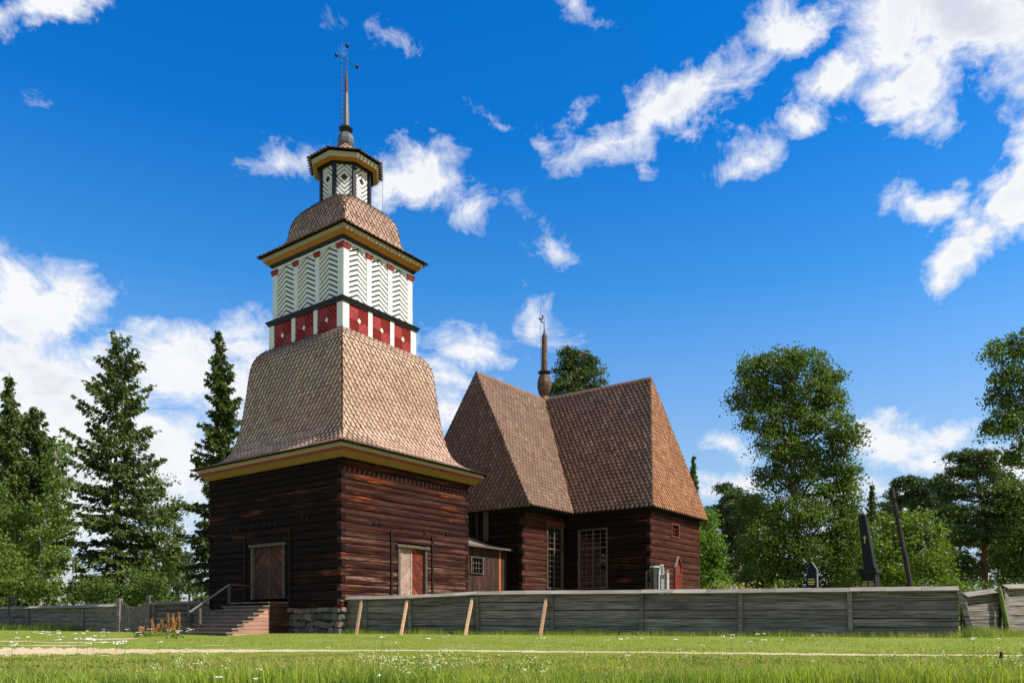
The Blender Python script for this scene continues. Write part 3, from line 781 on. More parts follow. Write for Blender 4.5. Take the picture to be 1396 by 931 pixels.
# white storey
WR, WL = 2.10, 2.38
zw0, zw1 = Z(13.70), Z(16.22)
core = MB()
for nm, pl, W in side_planes(WR-.05, WL-.05, OU2, OV2): pl.rect(core, 0, W, zw0, zw1+.2, 0, .1)
core.build('white_storey_wall', M_black, tower)
zcap = Z(15.86)
for nm, pl, W in side_planes(WR, WL, OU2, OV2):
    cw, mw = .33, .27; pw = (W-2*cw-2*mw)/3
    xs = [(0, cw), (cw+pw, cw+pw+mw), (cw+2*pw+mw, cw+2*pw+2*mw), (W-cw, W)]
    for k, (a, b) in enumerate(xs):
        e = 0 if nm in ('south', 'north') else .003
        if k in (0, 3): e -= .0
        mb = MB(); pl.rect(mb, a, b, zw0, zw1, .015 if k in (1, 2) else e, .065); pi = mb.build('pilaster', M_white, tower)
        mb = MB(); ex0 = .05 if k else -.055; ex1 = .05 if k < 3 else -.055
        pl.rect(mb, a-ex0 if k else a-.058, b+(ex1 if k < 3 else .058), zcap, zcap+.09, .058+e, .07)
        pl.rect(mb, a-.02, b+.02, zcap-.07, zcap, .030+e, .05)
        pl.rect(mb, (a-.075) if k else a-.085, (b+.075) if k < 3 else b+.085, zcap+.09, zcap+.14, .085+e, .10); mb.build('capital', M_redtrim, tower)
    for k in range(3):
        a = xs[k][1]+.002; b = xs[k+1][0]-.002; xm = (a+b)/2; hw = (b-a)/2; rise = .30; zs = Z(16.02)-rise+.0
        arch = [(xm+hw*math.cos(th), zs+rise*math.sin(th)) for th in np.linspace(0, math.pi, 13)]
        conv = [(a, zw0)]+[(b, zw0)]+arch
        pan = MB(); pitch = .218; gap = .078; s = .55
        z = zw0-.5
        while z < zw1+.3:
            for sd_ in (-1, 1):
                xe = xm+sd_*hw
                poly = [(xm, z), (xe, z-s*hw), (xe, z-s*hw+pitch-gap), (xm, z+pitch-gap)]
                if sd_ == 1: poly = [(xm+.004, z), (xe, z-s*hw), (xe, z-s*hw+pitch-gap), (xm+.004, z+pitch-gap)]
                else: poly = [(xe, z-s*hw), (xm-.004, z), (xm-.004, z+pitch-gap), (xe, z-s*hw+pitch-gap)]
                c2 = clip_poly(poly, conv)
                if len(c2) >= 3: pl.plate(pan, c2, -.018, .03)
            z += pitch
        pan.build('chevron_panel', M_white, tower)
        spn = MB(); arch2 = [(xm+(hw-.0)*math.cos(th), zs+.03+rise*math.sin(th)) for th in np.linspace(0, math.pi, 13)]
        for q in range(12):
            p, r_ = arch2[q+1], arch2[q]; spn_poly = [(p[0], p[1]), (r_[0], r_[1]), (r_[0], zw1), (p[0], zw1)]
            pl.plate(spn, spn_poly, -.002, .05)
        spn.build('arch_spandrel', M_white, tower)
# upper eave
e2 = [(WR-.01, WL-.01, Z(16.14)), (WR+.09, WL+.09, Z(16.17)), (WR+.10, WL+.10, Z(16.27)), (WR+.15, WL+.16, Z(16.25)), (WR+.27, WL+.35, Z(16.42)), (WR+.29, WL+.37, Z(16.425)), (WR+.29, WL+.37, Z(16.55)), (WR+.30, WL+.38, Z(16.59))]
rect_rings(e2, OU2, OV2, [0, 0, 1, 1, 2, 2, 2]).build('upper_cornice', [M_black, M_ochre, M_cream], tower)
# upper roof: square base turning into an octagon
PU = [(2.50, 2.84, 16.60, 0), (2.28, 2.60, 16.68, 0), (2.06, 2.35, 16.80, 0), (1.88, 2.13, 16.98, 0), (1.75, 1.98, 17.22, 0), (1.67, 1.88, 17.50, .02), (1.64, 1.85, 17.80, .03), (1.61, 1.81, 18.08, .07), (1.55, 1.74, 18.35, .16), (1.44, 1.60, 18.60, .36), (1.24, 1.34, 18.83, .75), (1.10, 1.12, 18.97, 1.0)]
def oct_ring(hr, hl, c, ou, ov):
    k = .5858*c; r = []
    a, b = hr*k, hl*k*hr/hl*(hl/hr)
    pts = [(-hr+a, -hl), (hr-a, -hl), (hr, -hl+b), (hr, hl-b), (hr-a, hl), (-hr+a, hl), (-hr, hl-b), (-hr, -hl+b)]
    return [(ou+x, ov+y) for x, y in pts]
rings = []
for i, (hr, hl, z, c) in enumerate(PU):
    f = i/(len(PU)-1); ou = OU2+(.18-OU2)*f; ov = OV2+(-.17-OV2)*f
    rings.append([(x, y, Z(z)) for x, y in oct_ring(hr, hl, max(c, .0001), ou, ov)])
mb = MB()
for i in range(len(rings)-1):
    for k in range(8): mb.add([rings[i][k], rings[i][(k+1) % 8], rings[i+1][(k+1) % 8], rings[i+1][k]], [(0, 1, 2, 3)])
upper_roof = mb.build('upper_roof', M_soffit, tower)
fcs = []
for k in range(8):
    Lp = [r[k] for r in rings]; Rp = [r[(k+1) % 8] for r in rings]
    if k % 2 == 0: fcs.append((Lp, Rp, M_sh_top, k in (0, 6)))
    else:
        fcs.append((Lp[5:], Rp[5:], M_sh_top, False))
roof_faces(upper_roof, TF, fcs, .235, .17, 70)

# cupola (octagonal)
CU, CV = .18, -.17
RC = 1.14; zc0, zc1 = Z(18.85), Z(20.85)
def octa(r, z, off=22.5): return [(CU+r*math.cos(R_(off+45*k)), CV+r*math.sin(R_(off+45*k)), z) for k in range(8)]
cup = thing_part('cupola', tower)
mb = MB()
a, b = octa(RC-.04, zc0-.2), octa(RC-.04, zc1)
mb.add(a+b, [(k, (k+1) % 8, 8+(k+1) % 8, 8+k) for k in range(8)]); mb.build('cupola_wall', M_black, cup)
for k in range(8):
    A = R_(22.5+45*k); x, y = CU+RC*math.cos(A), CV+RC*math.sin(A)
    mb = MB(); mb.box((x, y, (zc0+zc1)/2), (.075, .075, (zc1-zc0)/2+.05), Matrix.Rotation(A, 3, 'Z')); mb.build('corner_post', M_black, cup)
for k in range(8):
    A0, A1 = R_(22.5+45*k), R_(22.5+45*(k+1)); p0 = Vector((CU+RC*math.cos(A0), CV+RC*math.sin(A0))); p1 = Vector((CU+RC*math.cos(A1), CV+RC*math.sin(A1)))
    d = (p1-p0); W = d.length; d.normalize(); n = Vector((math.cos((A0+A1)/2), math.sin((A0+A1)/2)))
    pl = Plane(p0, d, n); a, b = .10, W-.10; xm = W/2; hw = (b-a)/2; zm = Z(19.92); zt = Z(20.62); zlo = Z(18.88)
    arch = [(xm+hw*math.cos(th), zt-.16+.16*math.sin(th)) for th in np.linspace(0, math.pi, 9)]
    conv = [(a, zlo), (b, zlo)]+arch
    pan = MB(); pitch = .20; gap = .065; s = .95
    for j in range(9):
        o0 = .16+j*pitch; o1 = o0+pitch-gap            # distance from centre along z
        for sz_ in (1, -1):
            for sx_ in (1, -1):
                P = [(xm, zm+sz_*o0), (xm+sx_*o0/s, zm), (xm+sx_*o1/s, zm), (xm, zm+sz_*o1)]
                ar = sum(P[i][0]*P[(i+1) % 4][1]-P[(i+1) % 4][0]*P[i][1] for i in range(4))
                if ar < 0: P = P[::-1]
                half = [(a, zm), (b, zm), (b, zt+1), (a, zt+1)] if sz_ > 0 else [(a, zlo-1), (b, zlo-1), (b, zm), (a, zm)]
                c2 = clip_poly(clip_poly(P, conv) or [], half) if clip_poly(P, conv) else []
                if len(c2) >= 3: pl.plate(pan, c2, .0, .03)
    po = pan.build('diamond_panel', M_white, cup)
    mb = MB(); pl.plate(mb, [(xm, zm-.13), (xm+.12, zm), (xm, zm+.13), (xm-.12, zm)], .02, .03); mb.build('brown_diamond', M_tarwood, po)
def oct_rings(prof, mi):
    mb = MB()
    for i in range(len(prof)-1):
        a = octa(prof[i][0], prof[i][1]); b = octa(prof[i+1][0], prof[i+1][1])
        mb.add(a+b, [(k, (k+1) % 8, 8+(k+1) % 8, 8+k) for k in range(8)], mi[i])
    return mb
oct_rings([(RC-.03, Z(20.45)), (RC+.10, Z(20.50)), (RC+.12, Z(20.62)), (RC+.20, Z(20.52)), (RC+.40, Z(20.60)), (RC+.42, Z(20.605)), (RC+.47, Z(20.80)), (RC+.40, Z(20.84))], [0, 0, 0, 1, 2, 2, 2]).build('cupola_cornice', [M_black, M_ochre, M_cream], cup)
CP = [(1.66, 20.86), (1.45, 20.93), (1.1, 21.08), (.75, 21.3), (.45, 21.6), (.30, 21.85)]
rings = [octa(r, Z(z)) for r, z in CP]
mb = MB()
for i in range(len(rings)-1):
    for k in range(8): mb.add([rings[i][k], rings[i][(k+1) % 8], rings[i+1][(k+1) % 8], rings[i+1][k]], [(0, 1, 2, 3)])
cr = mb.build('cupola_roof', M_soffit, tower)
roof_faces(cr, TF, [([r[k] for r in rings], [r[(k+1) % 8] for r in rings], M_sh_top, True) for k in range(8)], .21, .16, 40)
# ball, neck, spire, cross arms
mb = MB(); mb.lathe([(.20, Z(21.72)), (.31, Z(21.80)), (.39, Z(21.98)), (.41, Z(22.15)), (.36, Z(22.33)), (.24, Z(22.47)), (.15, Z(22.52))], 8, (CU, CV), 0, R_(22.5))
mb.build('metal_ball', M_metal, tower)
mb = MB(); mb.lathe([(.15, Z(22.50)), (.20, Z(22.56)), (.33, Z(22.66)), (.34, Z(22.70)), (.22, Z(22.76)), (.10, Z(22.86))], 8, (CU, CV), 0, R_(22.5)); mb.build('neck_ring', M_iron, tower)
mb = MB(); mb.lathe([(.135, Z(22.74)), (.12, Z(23.4)), (.085, Z(24.4)), (.06, Z(25.0)), (.03, Z(25.35)), (.0, Z(25.38))], 8, (CU+.02, CV-.02)); spire = mb.build('spire', M_spire, tower)
mb = MB(); mb.lathe([(.088, Z(24.35)), (.064, Z(25.0)), (.034, Z(25.35)), (.02, Z(25.40))], 8, (CU+.02, CV-.02)); mb.build('rusty_spire_tip', M_rust, tower)
mb = MB(); mb.tube([(CU+.02, CV-.02, Z(25.2)), (CU+.05, CV-.05, Z(26.55))], [.022, .014], 6); mb.build('finial_rod', M_iron, tower)
IT = TF.inverted()
def wloc(x, y, z): return IT @ Vector((x, y, z))
cw_ = TF @ Vector((CU+.035, CV-.03, Z(25.85)))
mb = MB(); a = wloc(cw_.x-.40, cw_.y-.37, Z(25.85)); b = wloc(cw_.x+.40, cw_.y+.37, Z(25.85)); mb.tube([a, b], .013, 5)
mb.build('weather_arm', M_iron, tower)
for p, r in ((a, .085), (b, .085), (Vector((CU+.05, CV-.05, Z(26.55))), .09)):
    mb = MB(); mb.lathe([(.0, p.z-r), (r*.75, p.z-r*.7), (r, p.z), (r*.75, p.z+r*.7), (0, p.z+r)], 8, (p.x, p.y)); mb.build('finial_ball', M_iron, tower)
mb = MB(); off = wloc(cw_.x-.17, cw_.y-.05, 0); base = wloc(cw_.x, cw_.y, 0); o_ = off-base
mb.tube([(CU+o_.x, CV+o_.y, Z(22.9)), (CU+o_.x, CV+o_.y, Z(26.65))], .011, 5); mb.build('lightning_rod', M_iron, tower)
for k in range(14):
    z = Z(22.95+k*.21); mb = MB(); mb.bar((CU+o_.x*1.7, CV+o_.y*1.7, z), (CU+.02, CV-.02, z), .014); mb.build('climbing_spike', M_iron, tower)
# conductor cable down the east side
mb = MB(); mb.tube([TF.inverted() @ Vector((Xp(521, 36.2), 36.2, Zp(218, 36.2))), TF.inverted() @ Vector((Xp(522, 36.0), 36.0, Zp(320, 36.0)))], .008, 4); mb.build('conductor_cable', M_iron, tower)

# ------------------------------------------------------------------ STAIRCASE on the west side
st = thing('wooden_staircase', 'weathered wooden steps with a pale handrail climbing to the west door of the bell tower', 'staircase', (TC[0], TC[1], 0), ROT)
ul, vr = -4.86, v_at(TC, -4.86, 366)
zl = Z((848-819.8)/FPX*dep(TC, ul, vr)); ub = ul-1.86
zg = float(gz(*wp(TC, ub, vr)))
NS = 9; rise = (zl-zg)/NS; run = (ul-ub)/(NS-1)
vl_top, vl_bot = v_at(TC, ul, 313), v_at(TC, ub, 243)
# landing
for k in range(5):
    a = vr+(vl_top-vr)*k/5; b = vr+(vl_top-vr)*(k+1)/5-.01
    MB().box(((ul-HR)/2, (a+b)/2, zl-.025), ((-ul-HR)/2+.02, (b-a)/2, .025)).build('landing_plank', M_step, st)
for i in range(NS-1):
    z = zl-(i+1)*rise; u1 = ul-i*run; u0 = u1-run; f = (i+1)/(NS-1); vl = vl_top+(vl_bot-vl_top)*f
    jit = rnd.uniform(-.03, .03)
    MB().box(((u0+u1)/2-.03, (vr+vl)/2+jit, z-.03), (run/2+.045, (vl-vr)/2+.06, .03)).build('tread', M_step, st)
    MB().box((u0-.0, (vr+vl)/2, z-rise/2-.04), (.02, (vl-vr)/2, rise/2-.03)).build('riser', M_step, st)
    # log block under each step on the near side
    MB().box(((u0+ul)/2, vr+.07, z-.06-rise/2+.0), ((ul-u0)/2, .075, rise/2-.006)).build('side_board', M_stepside, st)
MB().box(((ul+u0)/2, vr+.07, zg+rise*.4-.15), (abs(ul-u0)/2, .07, rise*.4+.12)).build('side_board', M_stepside, st)
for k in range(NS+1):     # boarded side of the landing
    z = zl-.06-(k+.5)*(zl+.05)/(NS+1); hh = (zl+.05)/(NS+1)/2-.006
    MB().box(((ul-HR)/2-.0, vr+.03, z), (abs(-ul-HR)/2-.004, .03, hh)).build('landing_board', M_doordark, st)  # darker door wood paints in the tower's shadow on this side
# handrail
rl = thing_part('handrail', st)
pt = lambda u, v, z: (u, v, z)
va = v_at(TC, ul-.02, 312.5); zt_ = Zp(796.5, dep(TC, ul-.02, va)); dL = dep(TC, ul-.02, va)
vb = v_at(TC, ub+.25, 258); zb_ = Zp(834.2, dep(TC, ub+.25, vb))
mb = MB(); mb.bar((ul-.02, va, zt_), (ub+.25, vb, zb_), .085, .06); mb.build('rail', M_cap, rl)
mb = MB(); mb.bar((ul-.02, va, zt_-.0), (-HR-.1, va, zt_-.02), .06, .06); mb.build('rail', M_frame, rl)
mb = MB(); mb.bar((ul-.02, va, zl-.05), (ul-.02, va, zt_-.03), .09, .09, up=(1, 0, 0)); mb.build('rail_post', M_frame, rl)
um_ = ub+.42; vm = v_at(TC, um_, 272.5); mb = MB(); mb.bar((um_, vm, zg-.05), (um_, vm, Zp(829, dep(TC, um_, vm))), .09, .09, up=(1, 0, 0)); mb.build('rail_post', M_frame, rl)

# ------------------------------------------------------------------ CHURCH
CF = Matrix.Translation((MC[0], MC[1], 0)) @ Matrix.Rotation(ROT, 4, 'Z')
church = thing('wooden_church', 'dark log cross-shaped church with steep shingled roofs and a shingled turret', 'church', (MC[0], MC[1], 0), ROT)
ZE, ZR = Z(6.17), Z(14.07)
ra, rb, ea, eb, sA, sB = 6.77, 7.40, 7.80, 9.32, 4.39, 3.60
wA, wB, wea, web = sA-.84, sB-.35, ea-.48, eb-.36
WH = .345; WN = 18; zch = .15
wzf = lambda py, px, fixed, val: Zp(py, dep(MC, val, v_at(MC, val, px)) if fixed == 'u' else dep(MC, u_at(MC, val, px), val))
# windows: south wall of west arm, west wall of south arm, small one in the south end
uA0, uA1 = u_at(MC, -wA, 744.5), u_at(MC, -wA, 766)
zA1 = Zp(717.5, dep(MC, uA0, -wA))
vB1, vB0 = v_at(MC, -wB, 789.5), v_at(MC, -wB, 828.5)
zB1 = Zp(721, dep(MC, -wB, vB0)); zB0 = Zp(801, dep(MC, -wB, vB1))
uC0, uC1 = u_at(MC, -web, 914), u_at(MC, -web, 924.5)
zC1 = Zp(714.5, dep(MC, uC0, -web)); zC0 = Zp(730, dep(MC, uC0, -web))
def walls_seg(p0, p1, ext, mats, ops=()): log_wall(church, p0, p1, zch, WH, WN, ext, mats, ops)
# going clockwise seen from above, outward on the left
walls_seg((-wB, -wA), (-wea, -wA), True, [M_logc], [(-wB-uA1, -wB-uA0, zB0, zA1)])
walls_seg((-wea, -wA), (-wea, wA), False, [M_log_shade])
walls_seg((-wea, wA), (-wB, wA), True, [M_log_shade])
walls_seg((-wB, wA), (-wB, web), False, [M_log_shade])
walls_seg((-wB, web), (wB, web), True, [M_log_shade])
walls_seg((wB, web), (wB, wA), False, [M_log_shade])
walls_seg((wB, wA), (wea, wA), True, [M_log_shade])
walls_seg((wea, wA), (wea, -wA), False, [M_log_shade])
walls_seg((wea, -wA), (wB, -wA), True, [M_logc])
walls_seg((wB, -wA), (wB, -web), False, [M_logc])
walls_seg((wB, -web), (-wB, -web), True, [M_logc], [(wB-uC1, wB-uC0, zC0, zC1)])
walls_seg((-wB, -web), (-wB, -wA), False, [M_log_shade], [(web+vB0, web+vB1, zB0, zB1)])
# eaves soffit and plate
outer = [(-sB, -sA), (-ea, -sA), (-ea, sA), (-sB, sA), (-sB, eb), (sB, eb), (sB, sA), (ea, sA), (ea, -sA), (sB, -sA), (sB, -eb), (-sB, -eb)]
inner = [(-wB, -wA), (-wea, -wA), (-wea, wA), (-wB, wA), (-wB, web), (wB, web), (wB, wA), (wea, wA), (wea, -wA), (wB, -wA), (wB, -web), (-wB, -web)]
mb = MB(); n = 12
vs = [(x, y, ZE-.03) for x, y in outer]+[(x, y, ZE-.10) for x, y in inner]+[(x, y, ZE-.3) for x, y in inner]
mb.add(vs, [(i, n+i, n+(i+1) % n, (i+1) % n) for i in range(n)]+[(n+i, 2*n+i, 2*n+(i+1) % n, n+(i+1) % n) for i in range(n)])
mb.build('eave_soffit', M_soffit, church)
for i in range(n):
    a, b = outer[i], outer[(i+1) % n]
    mb = MB(); k = .02; mb.bar((a[0]*(1-.002), a[1]*(1-.002), ZE-.06), (b[0]*(1-.002), b[1]*(1-.002), ZE-.06), .05, .10)
    mb.build('eave_board', M_cap if i == 1 else M_soffit, church)
X = lambda u, v, z: (u, v, z)
def arm_faces(L0, L1, R0, R1, mat, vis): return ([L0, tuple((np.array(L0)+np.array(L1))/2), L1], [R0, tuple((np.array(R0)+np.array(R1))/2), R1], mat, vis)
top = (0, 0, ZR)
F_ = [
 arm_faces((-ea, -sA, ZE), (-ra, 0, ZR), (-sB, -sA, ZE), top, M_sh_church, True),           # west arm, south slope
 arm_faces((-ea, sA, ZE), (-ra, 0, ZR), (-ea, -sA, ZE), (-ra, 0, ZR), M_sh_church, True),    # west hip
 arm_faces((-sB, sA, ZE), top, (-ea, sA, ZE), (-ra, 0, ZR), M_sh_church, False),
 arm_faces((-sB, -sA, ZE), top, (-sB, -eb, ZE), (0, -rb, ZR), M_sh_church, True),            # south arm, west slope
 arm_faces((-sB, -eb, ZE), (0, -rb, ZR), (sB, -eb, ZE), (0, -rb, ZR), M_sh_orange, True),    # south hip
 arm_faces((sB, -eb, ZE), (0, -rb, ZR), (sB, -sA, ZE), top, M_sh_church, False),
 arm_faces((sB, -sA, ZE), top, (ea, -sA, ZE), (ra, 0, ZR), M_sh_church, False),
 arm_faces((ea, -sA, ZE), (ra, 0, ZR), (ea, sA, ZE), (ra, 0, ZR), M_sh_church, False),
 arm_faces((ea, sA, ZE), (ra, 0, ZR), (sB, sA, ZE), top, M_sh_church, False),
 arm_faces((sB, sA, ZE), top, (sB, eb, ZE), (0, rb, ZR), M_sh_church, False),
 arm_faces((sB, eb, ZE), (0, rb, ZR), (-sB, eb, ZE), (0, rb, ZR), M_sh_church, False),
 arm_faces((-sB, eb, ZE), (0, rb, ZR), (-sB, sA, ZE), top, M_sh_church, False)]
mb = MB()
for Lp, Rp, _, _ in F_: mb.add([Lp[0], Rp[0], Rp[2], Lp[2]], [(0, 1, 2, 3)])
croof = mb.build('roof', M_soffit, church)
roof_faces(croof, CF, F_, .285, .235, 300)
# ridge boards and hip edges
def ridge(a, b, nrm, w=.20):
    a = Vector(a); b = Vector(b); d = (b-a).normalized(); side = Vector(nrm)
    for s in (-1, 1):
        mb = MB(); off = side*s
        p = [a+off*.02+Vector((0, 0, .075)), b+off*.02+Vector((0, 0, .075)), b+off*.12+Vector((0, 0, -.09)), a+off*.12+Vector((0, 0, -.09))]
        n = (p[1]-p[0]).cross(p[2]-p[0]).normalized()
        if n.z < 0: p = p[::-1]; n = -n
        mb.prism(p, n, .03); mb.build('ridge_board', M_cap if s > 0 else M_sh_church, croof)
ridge((-ra, 0, ZR), (-.1, 0, ZR), (0, 1, 0)); ridge((.1, 0, ZR), (ra, 0, ZR), (0, 1, 0))
ridge((0, -rb, ZR), (0, -.1, ZR), (1, 0, 0)); ridge((0, .1, ZR), (0, rb, ZR), (1, 0, 0))
for a, b in (((-ea, -sA, ZE), (-ra, 0, ZR)), ((-ea, sA, ZE), (-ra, 0, ZR)), ((-sB, -eb, ZE), (0, -rb, ZR)), ((sB, -eb, ZE), (0, -rb, ZR))):
    line = [Vector(a).lerp(Vector(b), t)+Vector((0, 0, .03)) for t in (0, .5, 1)]
    MB().tube(line, .055, 5).build('hip_edge', M_sh_church, croof)
# windows
def window(parent, pl, x0, x1, z0, z1, mull, trans, rows_hi, rows_lo, cols, fw=.075, mat=None, label=None):
    mat = mat or M_winframe
    mb = MB(); pl.rect(mb, x0+.01, x1-.01, z0+.01, z1-.01, -.02, .012); w = mb.build('window', M_glass, parent, label=label)
    for (a, b, c, d) in ((x0-.03, x0+fw, z0, z1), (x1-fw, x1+.03, z0, z1), (x0-.06, x1+.06, z1, z1+fw), (x0-.06, x1+.06, z0-fw, z0)):
        mb = MB(); pl.rect(mb, a, b, c, d, .09, .16); mb.build('frame_board', mat, w)
    if mull: mb = MB(); xm = (x0+x1)/2; pl.rect(mb, xm-.045, xm+.045, z0, z1, .035, .08); mb.build('mullion', mat, w)
    if trans: mb = MB(); pl.rect(mb, x0+fw, x1-fw, trans-.045, trans+.045, .045, .09); mb.build('transom', mat, w)
    mt = MB(); parts = [(x0+fw, x1-fw)] if not mull else [(x0+fw, (x0+x1)/2-.045), ((x0+x1)/2+.045, x1-fw)]
    zz = [(trans+.045, z1, rows_hi), (z0, trans-.045, rows_lo)] if trans else [(z0, z1, rows_lo)]
    for a, b in parts:
        for k in range(1, cols): x = a+(b-a)*k/cols; pl.rect(mt, x-.012, x+.012, z0, z1, .0, .03)
        for (za, zb, nr) in zz:
            for k in range(1, nr): z = za+(zb-za)*k/nr; pl.rect(mt, a, b, z-.012, z+.012, .004, .03)
    mt.build('glazing_bars', mat, w, kind='stuff')
    return w
plA = Plane((-wea, -wA), (1, 0), (0, -1)); plB = Plane((-wB, -wA), (0, -1), (-1, 0)); plC = Plane((-wB, -web), (1, 0), (0, -1))
window(church, plA, uA0+wea, uA1+wea, zB0, zA1, True, zB0+(zA1-zB0)*.64, 4, 7, 2, label='tall south window half in the sun')
window(church, plB, -wA-vB1, -wA-vB0, zB0, zB1, True, Zp(748, dep(MC, -wB, vB1)), 4, 7, 2, label='tall window in the shaded inner corner')
window(church, plC, uC0+wB, uC1+wB, zC0, zC1, False, None, 0, 3, 2, .07, M_redboard, label='small red-framed window under the eaves')
red = MB(); plA.rect(red, uA0+wea-.12, uA1+wea+.15, zA1+.10, zA1+.34, .12, .08); red.build('window_head_board', M_redboard, church)
# corner boards where arms end; downpipe-like vertical boards of the west end
plW = Plane((-wea, wA), (0, -1), (-1, 0))
xg = wA-v_at(MC, -wea, 664); zt1 = Zp(697, 42.7); zt0 = Zp(733, 42.7)
mb = MB(); plW.rect(mb, xg-.17, xg+.17, zt0-.2, zt1, .13, .05); mb.build('pale_wall_board', M_frame, church)
xg2 = wA-v_at(MC, -wea, 652); mb = MB(); plW.rect(mb, xg2-.08, xg2+.08, zt0-.2, zt1, .12, .05); mb.build('wall_board', M_tarwood, church)
# ridge turret of the church
def Zc(py): return Zp(py, 49.23)
turret = thing_part('ridge_turret', church)
mb = MB(); mb.lathe([(.26, ZR-.5), (.24, ZR+.15), (.20, Zc(538))], 10); mb.build('turret_base', M_sh_orange, turret)
def shingled_lathe(prof, mat, parent, name, w=.14, expo=.12):
    pr = [(r, z) for r, z in prof]; N = 10
    ringsl = [[(r*math.cos(2*math.pi*k/N), r*math.sin(2*math.pi*k/N), z) for r, z in pr] for k in range(N)]
    mb = MB(); mb.lathe([(r*.93, z) for r, z in pr], N); body = mb.build(name, M_soffit, parent)
    global TH_S, LIFT
    old = (TH_S, LIFT); TH_S, LIFT = .010, .028
    roof_faces(body, CF, [(ringsl[k], ringsl[(k+1) % N], mat, False) for k in range(N)], w, expo, 0)
    TH_S, LIFT = old
    for c_ in list(body.children):
        c_.name = 'shingle_skin'
    return body
shingled_lathe([(.20, Zc(540)), (.34, Zc(534.5)), (.42, Zc(528)), (.43, Zc(523.5)), (.36, Zc(517)), (.27, Zc(512.5)), (.25, Zc(510.5))], M_sh_church, turret, 'turret_bulb', .15, .13)
mb = MB(); mb.lathe([(.25, Zc(510.5)), (.40, Zc(508.8)), (.42, Zc(507.6)), (.38, Zc(506.8)), (.16, Zc(505))], 14); mb.build('turret_ring', M_iron, turret)
shingled_lathe([(.165, Zc(506)), (.155, Zc(490)), (.145, Zc(472)), (.135, Zc(460)), (.10, Zc(456.5))], M_sh_church, turret, 'turret_shaft', .11, .11)
mb = MB(); mb.lathe([(.10, Zc(459)), (.055, Zc(452)), (.02, Zc(446)), (.012, Zc(432)), (0, Zc(431.5))], 8); mb.build('turret_tip', M_rust, turret)
mb = MB(); mb.tube([(-.16, .18, Zc(506)), (-.16, .18, Zc(418))], .010, 4); mb.build('lightning_rod', M_iron, turret)
# weathercock: lies in the vertical plane facing the camera
IC = CF.inverted().to_3x3()
ex = IC @ Vector((1, 0, 0)); en = IC @ Vector((0, -1, 0))
def cockpt(px, py): return Vector(((px-738.8)*49.2/FPX*ex.x, (px-738.8)*49.2/FPX*ex.y, Zc(py)))+Vector((IC@Vector((-.05, 0, 0))))
sh = [(731.6, 434), (733.5, 433.2), (735.5, 434.6), (737, 432.6), (736, 430.2), (737.5, 429.4), (738.4, 431), (738.2, 434), (736.8, 436.2), (735, 436.6), (733.6, 435.8)]
mb = MB(); mb.prism([cockpt(a, b) for a, b in sh][::-1], en, .03); mb.build('weathercock', M_iron, turret)
mb = MB(); mb.tube([cockpt(735.2, 437), cockpt(738.8, 440.4)], .05, 6); mb.build('vane_arm', M_iron, turret)
mb = MB(); mb.tube([cockpt(735, 437), cockpt(738.8, 430), cockpt(738.8, 446)], .014, 5); mb.build('vane_rod', M_iron, turret)

# porch between tower and church (part of the church)
porch = thing_part('porch', church)
pu0 = -float(np.linalg.norm(MC-TC))+HR+.02; pu1 = -wea-.09
pv = -2.61; pzE = Zp(749.5, 41.6); pzR = Zp(731.5, 43.4)
plP = Plane((pu0, pv), (1, 0), (0, -1))
PW = pu1-pu0
xw0, xw1 = u_at(MC, pv, 641)-pu0, u_at(MC, pv, 657.5)-pu0; zw_1, zw_0 = Zp(763.5, 41), Zp(783, 41)
xo = u_at(MC, pv, 682.5)-pu0
x = 0; k = 0
xend = u_at(MC, pv, 693)-pu0
while x < PW-.02:
    w = min(.17, PW-x)
    def brd(z0, z1):
        mb = MB(); plP.rect(mb, x+.006, x+w-.006, z0, z1, rnd.uniform(0, .02), .04)
        mb.build('wall_board', M_orange if abs(x+w/2-xo) < .08 else M_tarwood, porch)
    if x+w > xw0 and x < xw1: brd(.1, zw_0-.03); brd(zw_1+.03, pzE-.05)
    else: brd(.1, pzE-.05)
    x += w; k += 1
window(porch, plP, xw0, xw1, zw_0, zw_1, False, None, 0, 3, 4, .05, M_frame, label='small many-paned porch window')
for sgn in (-1, 1):
    ve = 2.93*sgn
    prof = [(ve, pzE+.02), (ve*.72, pzE+.17), (ve*.35, pzE+.50), (0, pzR)]
    nb = 12
    for i in range(nb):
        a = pu0-.0+(PW-.0)*i/nb; b = pu0+PW*(i+1)/nb-.012
        mb = MB()
        for j in range(3):
            p = [(a, prof[j][0], prof[j][1]), (b, prof[j][0], prof[j][1]), (b, prof[j+1][0], prof[j+1][1]), (a, prof[j+1][0], prof[j+1][1])]
            if sgn > 0: p = p[::-1]
            mb.prism(p, (0, 0, 1), .03)
        mb.build('roof_board', M_porchroof, porch)
    mb = MB(); mb.bar((pu0, ve+.02*sgn, pzE-.02), (pu1, ve+.02*sgn, pzE-.02), .05, .10); mb.build('eave_board', M_frame, porch)
mb = MB(); mb.box(((pu0+pu1)/2, 2.6, pzE/2), (PW/2, .04, pzE/2)); mb.build('north_wall', M_tarwood, porch)

